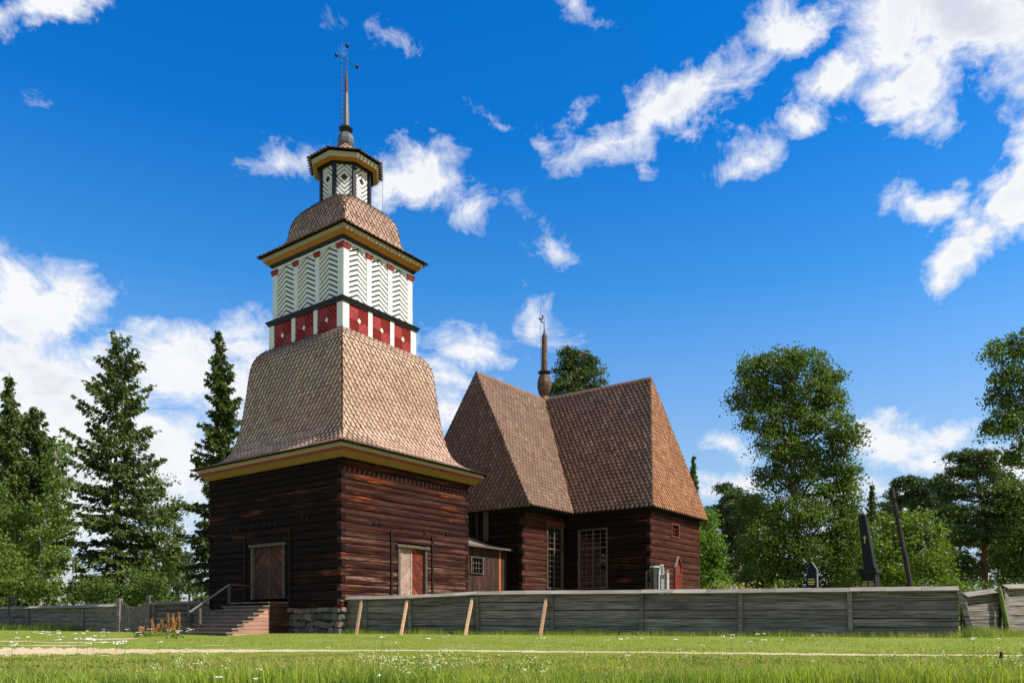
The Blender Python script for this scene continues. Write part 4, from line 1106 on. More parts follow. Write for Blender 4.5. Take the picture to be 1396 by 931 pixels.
# ------------------------------------------------------------------ FENCES
def xy_at(px, A, B):
    k = (px-CX)/FPX; d = B-A; t = (k*A[1]-A[0])/(d[0]-k*d[1]); return A+d*t
class Cap:
    def __init__(s, pts): s.p = pts
    def __call__(s, px): return float(np.interp(px, [a for a, b in s.p], [b for a, b in s.p]))
def fence(name, label, A, B, posts_px, cap, zbot, rows, postw=.13, mats=(None, None), lean=0.0, capw=.34, group='grey plank fences round the churchyard', backposts=False):
    A = np.array(A, float); B = np.array(B, float); d = B-A; L = np.linalg.norm(d); d /= L; nrm = np.array([d[1], -d[0]])
    if nrm[1] > 0: nrm = -nrm
    rz = math.atan2(d[1], d[0]); loc = (A[0], A[1], float(gz(*A)))
    t = thing(name, label, 'fence', loc, rz, group)
    ny = 1 if (np.array([-d[1], d[0]]) @ nrm) > 0 else -1       # local y sign of the camera side
    sx_ = [float((xy_at(px, A, B)-A) @ d) for px in posts_px]
    hcap = []
    for px in posts_px:
        P = xy_at(px, A, B); hcap.append(Zp(cap(px), P[1])-loc[2])
    zb = zbot-loc[2]
    for k in range(len(sx_)-1):
        a, b = sx_[k], sx_[k+1]; ha, hb = hcap[k]-.12, hcap[k+1]-.12
        for r in range(rows):
            f0, f1 = r/rows, (r+1)/rows
            f0 += rnd.uniform(-.01, .01) if r else 0
            jit = rnd.uniform(-.012, .020); g = .010
            y0 = jit*ny
            v = [(a, y0, zb+(ha-zb)*f0+g), (b, y0, zb+(hb-zb)*f0+g+rnd.uniform(-.012, .012)), (b, y0, zb+(hb-zb)*f1-g), (a, y0, zb+(ha-zb)*f1-g)]
            if ny < 0: MB().prism(v, (0, -1, 0), .035).build('plank', M_fence, t)
            else: MB().prism(v[::-1], (0, 1, 0), .035).build('plank', M_fence, t)
        bk = [(a+.01, -.05*ny, zb+.02), (b-.01, -.05*ny, zb+.02), (b-.01, -.05*ny, hb-.02), (a+.01, -.05*ny, ha-.02)]
        MB().prism(bk if ny < 0 else bk[::-1], (0, float(ny), 0), .02).build('back_board', M_soffit, t)  # dark sheet added behind the planks so their gaps read dark
        n_ = 3 if b-a > 2 else 1
        for j in range(n_):
            xa, xb = a+(b-a)*j/n_, a+(b-a)*(j+1)/n_-.006
            za, zb2 = hcap[k]+(hcap[k+1]-hcap[k])*j/n_, hcap[k]+(hcap[k+1]-hcap[k])*(j+1)/n_
            jz = rnd.uniform(-.006, .010)
            # sloped front cap board and back one
            for s in (1, -1):
                yv = ny*s
                p = [(xa, 0, za+.02+jz), (xb, 0, zb2+.02+jz), (xb, yv*capw/2, zb2-.10+jz), (xa, yv*capw/2, za-.10+jz)]
                if yv > 0: p = p[::-1]
                nn = (Vector(p[1])-Vector(p[0])).cross(Vector(p[2])-Vector(p[0])).normalized()
                if nn.z < 0: p = p[::-1]; nn = -nn
                MB().prism(p, nn, .03).build('cap_board', M_cap, t)
    for k, x in enumerate(sx_):
        if mats[0] == 'nopost': break
        w = postw; ln_ = lean if not isinstance(lean, dict) else lean.get(k, 0)
        MB().bar((x+ln_, ny*.05, zb-.15), (x, ny*.05, hcap[k]-.10), w, .07, up=(0, 1, 0)).build('post', M_fence, t)
    return t
cap_main = Cap([(472, 813.8), (520, 812.5), (560, 811.5), (600, 809.5), (640, 806.8), (670, 806), (760, 805.2), (880, 804.2), (1010, 803.2), (1158, 801.6), (1307, 799.8)])
fence('plank_fence', 'long grey plank fence with a sloping cap, propped up beside the bell tower', FA, FB, [471, 499, 559, 651, 752, 875, 1010, 1158, 1307], cap_main, .02, 5, lean={8: .37, 7: .04, 2: .05, 3: .06, 4: .06})
S2A, S2B = np.array([12.80, 22.25]), np.array([14.55, 22.9])
fence('plank_fence', 'short sagging grey fence section with a mossy leaning post at the right end', S2A, S2B, [1312, 1368], Cap([(1312, 808.5), (1368, 800.5)]), .03, 5, lean={0: .2, 1: .22})
S3A, S3B = np.array([14.62, 22.95]), np.array([17.3, 25.0])
fence('plank_fence', 'grey fence section running out of the picture at the far right', S3A, S3B, [1366, 1440], Cap([(1360, 797.5), (1440, 796)]), .10, 5, lean={0: .28})
mossy = paint('mossy_post_wood', (.13, .16, .04), .9, .4)
P_ = xy_at(1366, S2A, S2B); mp = Vector((P_[0]-.02, P_[1]-.12, 0))
L0A, L0B = np.array([-45., 58.]), np.array([-17.85, 35.3])
fence('plank_fence', 'grey plank fence left of the gate with white flowers growing along it', L0A, L0B, [-60, -20, 40, 115, 163], Cap([(-60, 829.5), (0, 827.5), (163, 823.2)]), -.02, 5)
R0A, R0B = np.array([-15.95, 34.4]), np.array([-13.6, 35.5])
fence('plank_fence', 'short grey plank fence between the gate and the bell tower behind the bench', R0A, R0B, [209, 257, 283], Cap([(209, 820.5), (283, 819)]), -.02, 5)
# gate
gA, gB = np.array([-17.75, 35.2]), np.array([-16.1, 34.5]); gd = (gB-gA)/np.linalg.norm(gB-gA)
gate = thing('wooden_gate', 'dark grey picket gate with a dipping top between two posts', 'gate', (gA[0], gA[1], 0), math.atan2(gd[1], gd[0]))
GL = float(np.linalg.norm(gB-gA)); NP = 15
for k in range(NP):
    x = .12+(GL-.24)*k/(NP-1); f = (k/(NP-1)-.5)*2; h = 1.08+.30*f*f
    MB().box((x, rnd.uniform(-.01, .01), h/2+.03), (.044, .014, h/2)).build('picket', M_fence, gate)
for z in (.28, .95): MB().box((GL/2, .04, z), (GL/2-.06, .022, .05)).build('gate_rail', M_fence, gate)
for x, h in ((-.02, 1.50), (GL+.02, 1.62)): MB().box((x, .0, h/2-.05), (.10, .10, h/2+.05), taper=.96).build('gate_post', M_fence, gate)

# props leaning on the long fence
ftop = lambda px, py: (lambda P: Vector((P[0], P[1]-.0, Zp(py, P[1]))))(xy_at(px, FA, FB))
for (ax, ay, bx, by, lab) in ((495.5, 818, 485.5, 862.5, 'new pine prop leaning on the fence, the one nearest the bell tower'), (557.5, 818, 546.5, 862, 'new pine prop leaning on the fence below the red door'),
                          (646, 815.5, 634, 864, 'new pine prop leaning on the fence below the porch window'), (746.5, 815.5, 736.5, 866, 'new pine prop leaning on the fence, farthest from the bell tower')):
    T0 = ftop(ax, ay); T0 = T0+Vector((fnor[0], fnor[1], 0))*.12
    yb = T0.y-.62; xb = Xp(bx, yb); zb = float(gz(xb, yb))-.03
    o = MB().bar((0, 0, 0), tuple(T0-Vector((xb, yb, zb))), .105, .05, up=(fnor[0], fnor[1], 0)).build('fence_prop', M_prop, None, loc=(xb, yb, zb))
    tag(o, lab, 'prop', 'new wooden props holding up the fence')

# ------------------------------------------------------------------ bench, lamp posts, graves
def bench():
    A = (Xp(246, 31.6), 31.6); t = thing('garden_bench', 'black metal bench with a slatted back beside the wooden steps', 'bench', (A[0], A[1], float(gz(*A))-.02), R_(12))
    w = .40
    for x in (-w, w):
        MB().bar((x, 0, 0), (x, .02, .44), .045).build('leg', M_bench, t); MB().bar((x, .38, 0), (x, .42, .78), .045).build('leg', M_bench, t)
        MB().bar((x, -.02, .60), (x, .40, .60), .045, .03).build('arm_rest', M_bench, t)
    for k in range(5): MB().box((0, .02+k*.085, .42), (w+.02, .033, .012)).build('seat_slat', M_bench, t)
    back = thing_part('backrest', t)
    MB().box((0, .41, .76), (w+.02, .02, .03)).build('top_rail', M_bench, back); MB().box((0, .40, .50), (w, .02, .02)).build('lower_rail', M_bench, back)
    for k in range(9): MB().box((-w+.04+k*(2*w-.08)/8, .405, .63), (.014, .012, .12)).build('back_slat', M_bench, back)
bench()
# leaning pole on the right with old lamps
def pole_right():
    d = 30.; b = Vector((Xp(1241.5, d), d, -.3)); tp = Vector((Xp(1220.3, d), d+.3, Zp(663, d)))
    b = tp+(Vector((Xp(1241.5, d), d, Zp(802, d)))-tp)*((tp.z+.1)/(tp.z-Zp(802, d)))
    t = thing('lamp_post', 'dark leaning wooden lamp post standing behind the fence beside the obelisk', 'lamp post', tuple(b))
    MB().tube([(0, 0, -.1), (tp-b)*.5+Vector((.02, 0, 0)), tp-b], [.105, .095, .085], 10).build('pole', M_pole, t)
    for f, sx_, sz_ in ((.955, .16, .07), (.85, .13, .10)):
        p = (tp-b)*f; MB().bar(p, p+Vector((.16, -.05, .02)), .03).build('bracket', M_iron, t)
        o = MB().box(p+Vector((.28, -.10, .0)), (sx_/2, .09, sz_/2), taper=.8).build('lamp_head', M_lamp, t)
pole_right()
def pole_left():
    d = 44.; x = Xp(99.5, d); t = thing('lamp_post', 'slim grey floodlight post between the birch and the big spruce on the left', 'lamp post', (x, d, -.1))
    H = Zp(764, d)+.1
    MB().tube([(0, 0, 0), (0, 0, H-1.0)], .075, 8).build('pole', M_metal, t); MB().tube([(0.04, 0, H-1.2), (.04, 0, H)], .05, 8).build('upper_pole', M_metal, t)
    for (px, py, w) in ((97, 766.5, .10), (97.5, 774, .07), (97, 780, .07), (101.5, 783, .10)):
        z = Zp(py, d)+.1; xx = Xp(px, d)-x
        MB().bar((0, 0, z), (xx, -.06, z), .02).build('bracket', M_iron, t)
        MB().box((xx, -.12, z), (w, .08, w*.6), taper=.7).build('lamp_head', M_lamp, t)
pole_left()
def obelisk():
    d = 26.; b = Vector((Xp(1186.5, d), d, 0)); t = thing('grave_obelisk', 'tall leaning black granite obelisk with a small gold cross and gold lettering', 'gravestone', tuple(b), R_(-42))
    k = d/FPX; q = lambda px, py: ((px-1186.5)*k, Zp(py, d))
    def fr(name, x0, x1, z0, w0, w1, z1, dx, mat=M_granite, dpt=None):
        d0, d1 = (dpt or (w0, w1)); mb = MB()
        vs = [(x0-w0, -d0, z0), (x0+w0, -d0, z0), (x0+w0, d0, z0), (x0-w0, d0, z0), (x1-w1, -d1, z1), (x1+w1, -d1, z1), (x1+w1, d1, z1), (x1-w1, d1, z1)]
        mb.add(vs, [(0, 3, 2, 1), (4, 5, 6, 7), (0, 1, 5, 4), (1, 2, 6, 5), (2, 3, 7, 6), (3, 0, 4, 7)]); return mb.build(name, mat, t)
    zb, zm, zp, zt = Zp(803, d), Zp(781, d), Zp(776.5, d), Zp(702, d)
    fr('plinth', .03, .0, -.1, .30, .22, zm-.12, 0); fr('pedestal', .0, -.01, zm-.12, .21, .29, zm, 0); fr('cornice_slab', -.01, -.01, zm, .30, .26, zp+.03, 0)
    x0, x1 = q(1187, 776)[0], q(1176.3, 702)[0]
    fr('shaft', x0, x1, zp+.03, .165, .105, zt, 0); fr('shaft_tip', x1, x1, zt, .105, .01, zt+.10, 0)
    zc = Zp(735, d); xc = x1+(x0-x1)*(zt-zc)/(zt-zp); f = .105+.06*(zt-zc)/(zt-zp)
    MB().box((xc, -f-.006, zc), (.014, .008, .13)).build('gold_cross', M_gold, t); MB().box((xc, -f-.0065, zc+.05), (.055, .008, .014)).build('gold_cross_bar', M_gold, t)
    for j, (py, hw, hh) in enumerate(((793, .16, .020), (796.5, .19, .038), (800, .17, .018))):     # unreadable gold lines
        n = 9 if j == 1 else 12; z = Zp(py, d)
        for i in range(n):
            if i == n//2: continue
            MB().box((-hw+(2*hw)*(i+.5)/n, -.235-(zm-z)*.035, z), (hw/n*.62, .012, hh)).build('gold_letter', M_gold, t)
obelisk()
def gravestone():
    d = 27.; x = Xp(1107, d); t = thing('gravestone', 'dark pointed gravestone with gold lines behind the fence below the big birch', 'gravestone', (x, d, 0), R_(-36))
    z1, z0, zs = Zp(765, d), 0, Zp(776, d)
    mb = MB(); poly = [(-.17, 0), (.15, 0), (.15, zs), (.02, zs+.12), (-.03, z1), (-.11, zs+.05), (-.17, zs-.3)]
    mb.prism([(a, -.08, b) for a, b in poly], (0, -1, 0), .2); mb.build('stone_slab', M_granite, t)
    mb = MB(); mb.prism([(.155, -.07, 0), (.20, -.07, 0), (.185, -.07, zs-.02), (.0, -.07, z1-.02), (-.02, -.07, z1), (.15, -.07, zs)], (0, -1, 0), .18); mb.build('stone_edge', paint('grey_stone_edge', (.14, .135, .125), .8), t)
    for py, hw in ((789.5, .10), (793, .12), (796, .10)): MB().box((.0, -.09, Zp(py, d)), (hw, .01, .024)).build('gold_line', M_gold, t)
gravestone()
def mkgrave(name, label, cat, px, d, rz=24): return thing(name, label, cat, (Xp(px, d), d, 0), R_(rz))
d = 33.
t = mkgrave('grave_slab', 'dark square grave slab with a pale ledge beside the pale carved memorial', 'gravestone', 892.5, d)
MB().box((0, 0, Zp(775, d)/2), (.13, .12, Zp(775, d)/2)).build('slab', paint('dark_grave_stone', (.045, .045, .042), .8, .3), t)
MB().box((.04, 0, Zp(773, d)+.02), (.19, .15, .035)).build('ledge', M_lime, t); MB().box((.06, 0, Zp(769.5, d)), (.09, .10, .05)).build('top_block', M_granite, t)
t = mkgrave('memorial_stele', 'tall pale carved memorial with a pointed top and lines of inscription', 'gravestone', 902, d)
zt = Zp(769, d); zs = Zp(779, d)
mb = MB(); mb.prism([(-.20, -.05, 0), (.17, -.05, 0), (.15, -.05, zs-.3), (.06, -.05, zt), (-.07, -.05, zt), (-.17, -.05, zs)], (0, -1, 0), .16); mb.build('stele_body', M_lime, t)
MB().box((-.01, -.06, Zp(776, d)), (.055, .01, .16)).build('carved_medallion', paint('carved_grey', (.16, .155, .15), .8), t)
MB().box((-.01, -.062, Zp(794, d)), (.095, .008, .34)).build('inscription_field', paint('inscription_dark', (.06, .06, .058), .8), t)
for k in range(7):
    MB().box((-.01, -.075, Zp(790+k*2.3, d)), (.06+.02*(k % 2), .008, .022)).build('inscription_line', M_lime, t)
t = mkgrave('grave_post', 'pale weathered grave post just right of the carved memorial', 'grave post', 910, d)
MB().box((0, 0, Zp(777, d)/2), (.05, .05, Zp(777, d)/2)).build('post', M_lime, t); MB().box((0, -.052, Zp(779, d)), (.03, .006, .04)).build('notch', M_granite, t)
t = mkgrave('grave_post', 'thin grey post standing in front of the dark log wall left of the grave slab', 'grave post', 881.3, d)
MB().box((0, 0, Zp(779, d)/2), (.028, .028, Zp(779, d)/2)).build('post', M_frame, t)
# red gabled board memorial by the south wall
d = 41.2
t = mkgrave('red_grave_board', 'red wooden gabled grave board standing against the log wall', 'grave board', 924, d, 53.5)
zt, zs = Zp(759.5, d), Zp(772, d); w = .38
mb = MB(); mb.prism([(-w, 0, 0), (w, 0, 0), (w, 0, zs), (0, 0, zt), (-w, 0, zs)], (0, -1, 0), .08); mb.build('back_board', M_redboard, t)
MB().box((0, -.03, Zp(783.5, d)), (w+.03, .04, .03)).build('shelf', M_frame, t)
MB().bar((-w-.05, -.04, zs-.05), (0, -.04, zt+.05), .10, .05).build('barge_board', M_cap, t); MB().bar((w+.05, -.04, zs-.05), (0, -.04, zt+.05), .10, .05).build('barge_board', M_redboard, t)  # left barge board pale: its sunlit edge is put into the colour
for x in (-w+.02, w-.02): MB().box((x, -.03, zs/2), (.03, .03, zs/2)).build('side_post', M_redtrim, t)
for k in range(3): MB().box((-w*.55+k*w*.55, -.022, zs*.45), (w*.23, .012, zs*.45)).build('board', M_redboard, t)
# moss on the leaning post
d0 = 22.6
pz = [(1361.5, 800), (1366, 820), (1370, 840), (1374, 857)]
o = MB().tube([(Xp(a, d0)-Xp(1374, d0), 0, Zp(b, d0)-Zp(857, d0)) for a, b in pz][::-1], [.075, .07, .07, .06], 6).build('mossy_post', mossy, None, loc=(Xp(1374, d0), d0, Zp(857, d0)))
tag(o, 'leaning mossy green post at the joint of the sagging fence', 'post')

# ------------------------------------------------------------------ TREES
def unit(rng, n):
    v = rng.normal(size=(n, 3)); return v/np.linalg.norm(v, axis=1)[:, None]
def cards(P, D, L, W, rng, flat=None):
    """rhombic leaf faces: centre P, long axis D"""
    n = len(P); S = np.cross(D, unit(rng, n)); S /= np.maximum(np.linalg.norm(S, axis=1), 1e-6)[:, None]
    L = np.broadcast_to(np.asarray(L, float), (n,))[:, None]; W = np.broadcast_to(np.asarray(W, float), (n,))[:, None]
    V = np.stack([P-D*L/2, P+S*W/2-D*L*.08, P+D*L/2, P-S*W/2-D*L*.08], 1).reshape(-1, 3)
    F = np.arange(4*n).reshape(n, 4); return V, F
def merge(parts):
    Vs, Fs, b = [], [], 0
    for V, F in parts: Vs.append(V); Fs.append(F+b); b += len(V)
    return np.concatenate(Vs), np.concatenate(Fs)

def spruce(label, px, d, ytop, R, seed, mat=None, pw=.85, dens=1.0, low=.05, droop=1.0, ragged=.35, step=1.0, group='trees around the churchyard'):
    rng = np.random.default_rng(seed); x, y = Xp(px, d), d; H = Zp(ytop, d); zb = float(gz(x, y))
    t = thing('spruce_tree', label, 'tree', (x, y, zb), 0, group); H -= zb
    ctr = lambda z: np.array([.12*math.sin(z*.4+seed), .1*math.cos(z*.33+seed), 0])
    MB().tube([(*(ctr(H*f)[:2]), H*f) for f in (0, .25, .5, .75, 1)], [.022*H*.8, .017*H*.8, .011*H*.8, .006*H*.8, .02], 8).build('trunk', M_bark_sp, t)
    Ps, Ds, Ls, Ws = [], [], [], []; br = MB()
    z = low*H; k = 0
    while z < H*.985:
        tt_ = (z-low*H)/(H-low*H); nb = rng.integers(5, 8) if tt_ < .9 else 4
        R0 = R*(1-tt_)**pw*(.9 if tt_ > .08 else .6+4*tt_)
        for b in range(nb):
            L = max(.18, R0*(1+rng.uniform(-ragged, ragged*.7))); az = rng.uniform(0, 2*math.pi)
            ang = (-.42*droop+(tt_)*1.0*1.05)*1.0; o = np.array([math.cos(az), math.sin(az), 0]); side = np.array([-o[1], o[0], 0])
            n = max(6, int(L/.062*dens)); s = rng.uniform(.08, 1, n)**.75
            zz = z+np.tan(ang)*s*L+.22*L*s**2
            lat = rng.normal(size=n)*(.24*L*(1-s)*1.0+.07)
            P = ctr(z)+np.outer(s*L, o)+np.outer(lat, side); P[:, 2] = zz-np.abs(lat)*.28
            if L > .8:
                br.bar(tuple(ctr(z)+np.array([0, 0, z])), tuple(ctr(z)+o*L*.8+np.array([0, 0, z+math.tan(ang)*.8*L+.22*L*.64])), .05*(1-tt_)+.015)
            for rep_ in range(3):
                Pj = P+rng.normal(size=P.shape)*.055; Dj = o*.7+side[None]*np.sign(lat)[:, None]*rng.uniform(.1, .9, (n, 1))+rng.normal(size=P.shape)*.28; Dj[:, 2] -= .30 if rep_ else .85
                Dj /= np.linalg.norm(Dj, axis=1)[:, None]
                if rep_ == 0: Pj[:, 2] -= .10
                Ps.append(Pj); Ds.append(Dj); Ls.append(rng.uniform(.26, .52, n)*(1-.35*tt_)); Ws.append(rng.uniform(.10, .17, n))
        z += (.26+.12*(1-tt_))*step+rng.uniform(-.04, .04); k += 1
    V, F = cards(np.concatenate(Ps), np.concatenate(Ds), np.concatenate(Ls), np.concatenate(Ws), rng)
    br.build('branches', M_bark_sp, t, kind='stuff')
    link('crown', npmesh('crown', V, F), mat or M_spruce, t); return t

def leafy(name, label, px, d, lobes, seed, mat, bark, leaf=.15, dens=1.0, trunk=None, tr=.22, flat=1.0, droop=.35, sig=.40, needle=False, limbs=True, cat='tree', group='trees around the churchyard', hollow=.5, ldepth=1.0):
    rng = np.random.default_rng(seed); x0, y0 = Xp(px, d), d; zb = float(gz(x0, y0)); t = thing(name, label, cat, (x0, y0, zb), 0, group)
    k = d/FPX; W = lambda a, b, dy=0: np.array([(a-px)*k*(1+dy/d), dy, Zp(b, d+dy)-zb])
    tp = trunk or [(px, 815), (px, lobes[0][1]+10)]
    T = [W(a, b) for a, b in tp]; T[0][2] = -.1
    rad = np.linspace(tr, tr*.28, len(T)).tolist()
    MB().tube([tuple(p) for p in T], rad, 8).build('trunk', bark, t)
    TP = np.array(T); Ps, Ds = [], []; lb = MB()
    for (a, b, rx, rz) in lobes:
        dy = rng.uniform(-.55, .55)*rx*k*1.2*ldepth; c = W(a, b, dy); r = np.array([rx*k, rx*k*.95*ldepth, rz*k])
        nC = max(4, int(dens*13*(r[0]*r[2]*1.0+.5)/(sig/.4)**1.5))
        u = unit(rng, nC)*(rng.uniform(hollow, 1.0, nC)**.6)[:, None]; C = c+u*r
        if limbs:
            f = np.clip((c[2]-.25*abs(c[0])-r[2]*.6-TP[0][2])/(TP[-1][2]-TP[0][2]), .15, .97)
            zz = TP[0][2]+f*(TP[-1][2]-TP[0][2]); base = np.array([np.interp(zz, TP[:, 2], TP[:, j]) for j in range(2)]+[zz])
            mid = (base+c)/2+np.array([0, 0, -.12*np.linalg.norm(c-base)])
            lb.tube([tuple(base), tuple(mid), tuple(c)], [tr*.38, tr*.25, tr*.10], 5)
            for q in C[:min(nC, 7)]: lb.tube([tuple(c), tuple((c+q)/2+np.array([0, 0, .08])), tuple(q)], [tr*.10, tr*.07, .012], 4, caps=False)
        per = int(68*(1 if not needle else 1.35)); s_ = sig*rng.uniform(.5, 1.05, nC)
        for q, s1 in zip(C, s_):
            off = rng.normal(size=(per, 3))*np.array([s1, s1, s1*.62*flat]); P = q+off
            P[:, 2] -= droop*.4*np.abs(off[:, 0]*off[:, 0]+off[:, 1]*off[:, 1])/max(s1, .1)
            D = unit(rng, per); 
            if needle: D[:, 2] = np.abs(D[:, 2])*.8+.1
            else: D[:, 2] -= droop
            D /= np.linalg.norm(D, axis=1)[:, None]; Ps.append(P); Ds.append(D)
    P = np.concatenate(Ps); D = np.concatenate(Ds); n = len(P)
    if limbs: lb.build('limbs', bark, t, kind='stuff')
    L = leaf*1.25*rng.uniform(.7, 1.35, n); Wd = L*(.34 if needle else .66)
    V, F = cards(P, D, L, Wd, rng)
    link('crown', npmesh('crown', V, F), mat, t); return t

# left side
spruce('dark spruce at the left edge of the photo, its tip above the leafy trees', 9, 52, 508, 2.9, 1, dens=1.1)
spruce('lower dense spruce between the edge spruce and the slender birch', 42, 56, 556, 3.9, 2, dens=1.2, pw=.55)
leafy('birch_tree', 'leafy birch crown at the left edge in front of the dark spruces', 22, 47, [(5, 690, 30, 30), (40, 712, 24, 30), (20, 745, 34, 30), (52, 760, 24, 28)], 3, M_dkbirch, M_bark_dk, .14, .95, [(18, 815), (22, 700)], .2)
leafy('birch_tree', 'slender birch with a white trunk and thin crown left of the big spruce', 72, 45, [(78, 618, 11, 17), (70, 645, 16, 20), (82, 665, 15, 18), (68, 690, 18, 22), (84, 715, 16, 22), (62, 735, 20, 24), (85, 765, 20, 22)], 4, M_birch, M_bark_bi, .13, .55, [(53, 815), (58, 740), (64, 690), (74, 640), (79, 608)], .13, sig=.34)
leafy('bush', 'bright green bush behind the fence at the far left', 12, 43, [(5, 775, 30, 30), (35, 785, 24, 25), (-10, 750, 24, 30), (60, 800, 18, 18)], 5, M_birch, M_bark_dk, .13, 1.0, [(12, 815), (12, 775)], .07, cat='bush', group='bushes behind the fences')
spruce('big broad spruce with long drooping branches left of the bell tower', 160, 53, 456, 4.3, 6, dens=1.15, pw=.52, ragged=.5, droop=1.25, step=1.35)
leafy('birch_tree', 'pale grey-green birch half hidden behind the big spruce', 214, 62, [(216, 655, 14, 18), (205, 685, 24, 24), (228, 690, 16, 20), (210, 720, 30, 28), (232, 735, 18, 26), (215, 760, 32, 26), (237, 775, 14, 24)], 7, M_dkbirch, M_bark_bi, .16, .7, [(210, 815), (216, 660)], .18, sig=.42)
spruce('tall narrow spruce rising beside the left wall of the bell tower', 300, 57, 450, 2.9, 8, dens=1.35, pw=.68, ragged=.6, droop=1.35, step=.95)
for i, (px, yt, w) in enumerate(((243, 742, 11), (258, 752, 10), (226, 765, 10), (190, 750, 14))):
    leafy('distant_tree', ['small hazy round tree far off left of the bell tower', 'small hazy tree far off nearest the left wall of the bell tower', 'low distant tree below the pale birch', 'distant tree seen under the big spruce'][i], px, 105, [(px, yt+w, w, w), (px-3, yt+28, w*1.2, w*1.3), (px+2, yt+48, w*1.4, w*1.3)], 20+i, M_far, M_bark_dk, .32, .55, [(px, 818), (px, yt+10)], .2, sig=.6, group='distant trees')
leafy('bush', 'yellow-green bush under the big spruce beside the gate', 135, 44, [(128, 795, 16, 16), (145, 803, 14, 12), (110, 803, 14, 12)], 9, M_dkbirch, M_bark_dk, .12, 1., [(132, 818), (132, 795)], .05, cat='bush', group='bushes behind the fences')
leafy('bush', 'rounded green bush standing behind the gate', 200, 44, [(195, 785, 16, 18), (212, 800, 16, 14), (182, 802, 12, 12)], 10, M_dkbirch, M_bark_dk, .12, 1., [(198, 820), (198, 785)], .05, cat='bush', group='bushes behind the fences')
# behind the church
leafy('pine_tree', 'dense dark conifer crown rising behind the church roof beside its turret', 785, 72, [(775, 484, 12, 9), (787, 492, 20, 13), (800, 503, 20, 13), (775, 510, 22, 14), (800, 520, 26, 14), (772, 530, 24, 14), (808, 538, 24, 12), (788, 548, 34, 14), (780, 575, 44, 20)], 11, M_pine, M_bark_pi, .26, 1.3, [(790, 815), (785, 560), (776, 484)], .3, needle=True, flat=.7, sig=.5)
spruce('thin conifer tip peeking over the right edge of the church roof', 946, 80, 618, 1.9, 12, dens=1.2)
leafy('birch_tree', 'light green leafy tree touching the right wall of the church', 966, 60, [(962, 715, 16, 20), (972, 750, 14, 24), (960, 780, 18, 22), (978, 795, 12, 15), (950, 740, 14, 22)], 13, M_light, M_bark_dk, .16, 1.1, [(966, 815), (965, 720)], .15)
# right side pines
for i, (px, yt, d, lab) in enumerate(((987, 655, 78, 'airy pine nearest the church among the thin pines'), (1006, 662, 82, 'airy thin pine in the middle of the group beside the church'), (1031, 668, 76, 'airy thin pine just left of the big birch'))):
    rr = random.Random(40+i); lob = [(px+rr.uniform(-5, 5), yt+10, 10, 7)]
    for j in range(11): lob.append((px+rr.uniform(-14, 14), yt+20+j*11, rr.uniform(12, 19), rr.uniform(7, 10)))
    leafy('pine_tree', lab, px, d, lob, 40+i, M_pine, M_bark_pi, .28, .8, [(px+3, 815), (px, yt+60), (px, yt+8)], .2, needle=True, flat=.55, sig=.45)
leafy('birch_tree', 'big full-crowned birch standing alone against the sky right of the church', 1086, 48,
      [(1030, 502, 20, 22), (1062, 492, 26, 18), (1098, 492, 28, 18), (1128, 512, 18, 16), (1022, 535, 24, 20), (1058, 530, 30, 24), (1098, 535, 34, 24), (1130, 548, 22, 20), (1040, 570, 28, 22), (1080, 575, 34, 24), (1122, 582, 32, 22), (1150, 598, 24, 16),
       (1055, 608, 28, 20), (1095, 618, 34, 20), (1138, 628, 28, 20), (1158, 650, 18, 14), (1062, 650, 26, 22), (1105, 660, 34, 24), (1150, 680, 22, 24), (1045, 690, 30, 26), (1080, 700, 32, 28), (1125, 710, 34, 28), (1155, 725, 24, 28), (1035, 735, 30, 28), (1070, 750, 34, 28), (1110, 755, 36, 28), (1145, 765, 32, 26), (1040, 785, 30, 20), (1085, 792, 36, 18), (1130, 795, 36, 16)],
      14, M_dkbirch, M_bark_dk, .125, 1.55, [(1090, 815), (1086, 740), (1082, 660), (1078, 590), (1080, 510)], .30, sig=.38)
spruce('small dark spruce behind, between the big birch and the lamp post', 1188, 85, 657, 2.3, 15, dens=1.1)
leafy('maple_tree', 'fresh light green broadleaf tree behind the leaning lamp post', 1238, 44, [(1215, 722, 24, 20), (1245, 715, 28, 18), (1270, 735, 24, 20), (1200, 752, 26, 22), (1238, 752, 34, 24), (1278, 765, 22, 22), (1215, 782, 32, 20), (1255, 788, 32, 18), (1290, 790, 16, 14), (1180, 775, 18, 20)], 16, M_birch, M_bark_dk, .14, 1.05, [(1240, 815), (1240, 720)], .16)
leafy('pine_tree', 'rounded pine crown just right of the top of the leaning lamp post', 1252, 68, [(1240, 656, 18, 9), (1258, 662, 20, 9), (1232, 672, 18, 9), (1262, 680, 20, 10), (1245, 690, 22, 10), (1252, 705, 26, 12)], 17, M_pine, M_bark_pi, .24, 1.1, [(1254, 815), (1250, 665)], .2, needle=True, flat=.6)
leafy('pine_tree', 'narrow pine between the rounded pine and the big orange-trunked pine', 1286, 66, [(1282, 657, 11, 8), (1290, 670, 15, 9), (1278, 686, 16, 9), (1292, 702, 18, 10), (1284, 722, 20, 12), (1290, 745, 20, 12)], 18, M_pine, M_bark_pi, .24, 1.1, [(1286, 815), (1285, 665)], .18, needle=True, flat=.6)
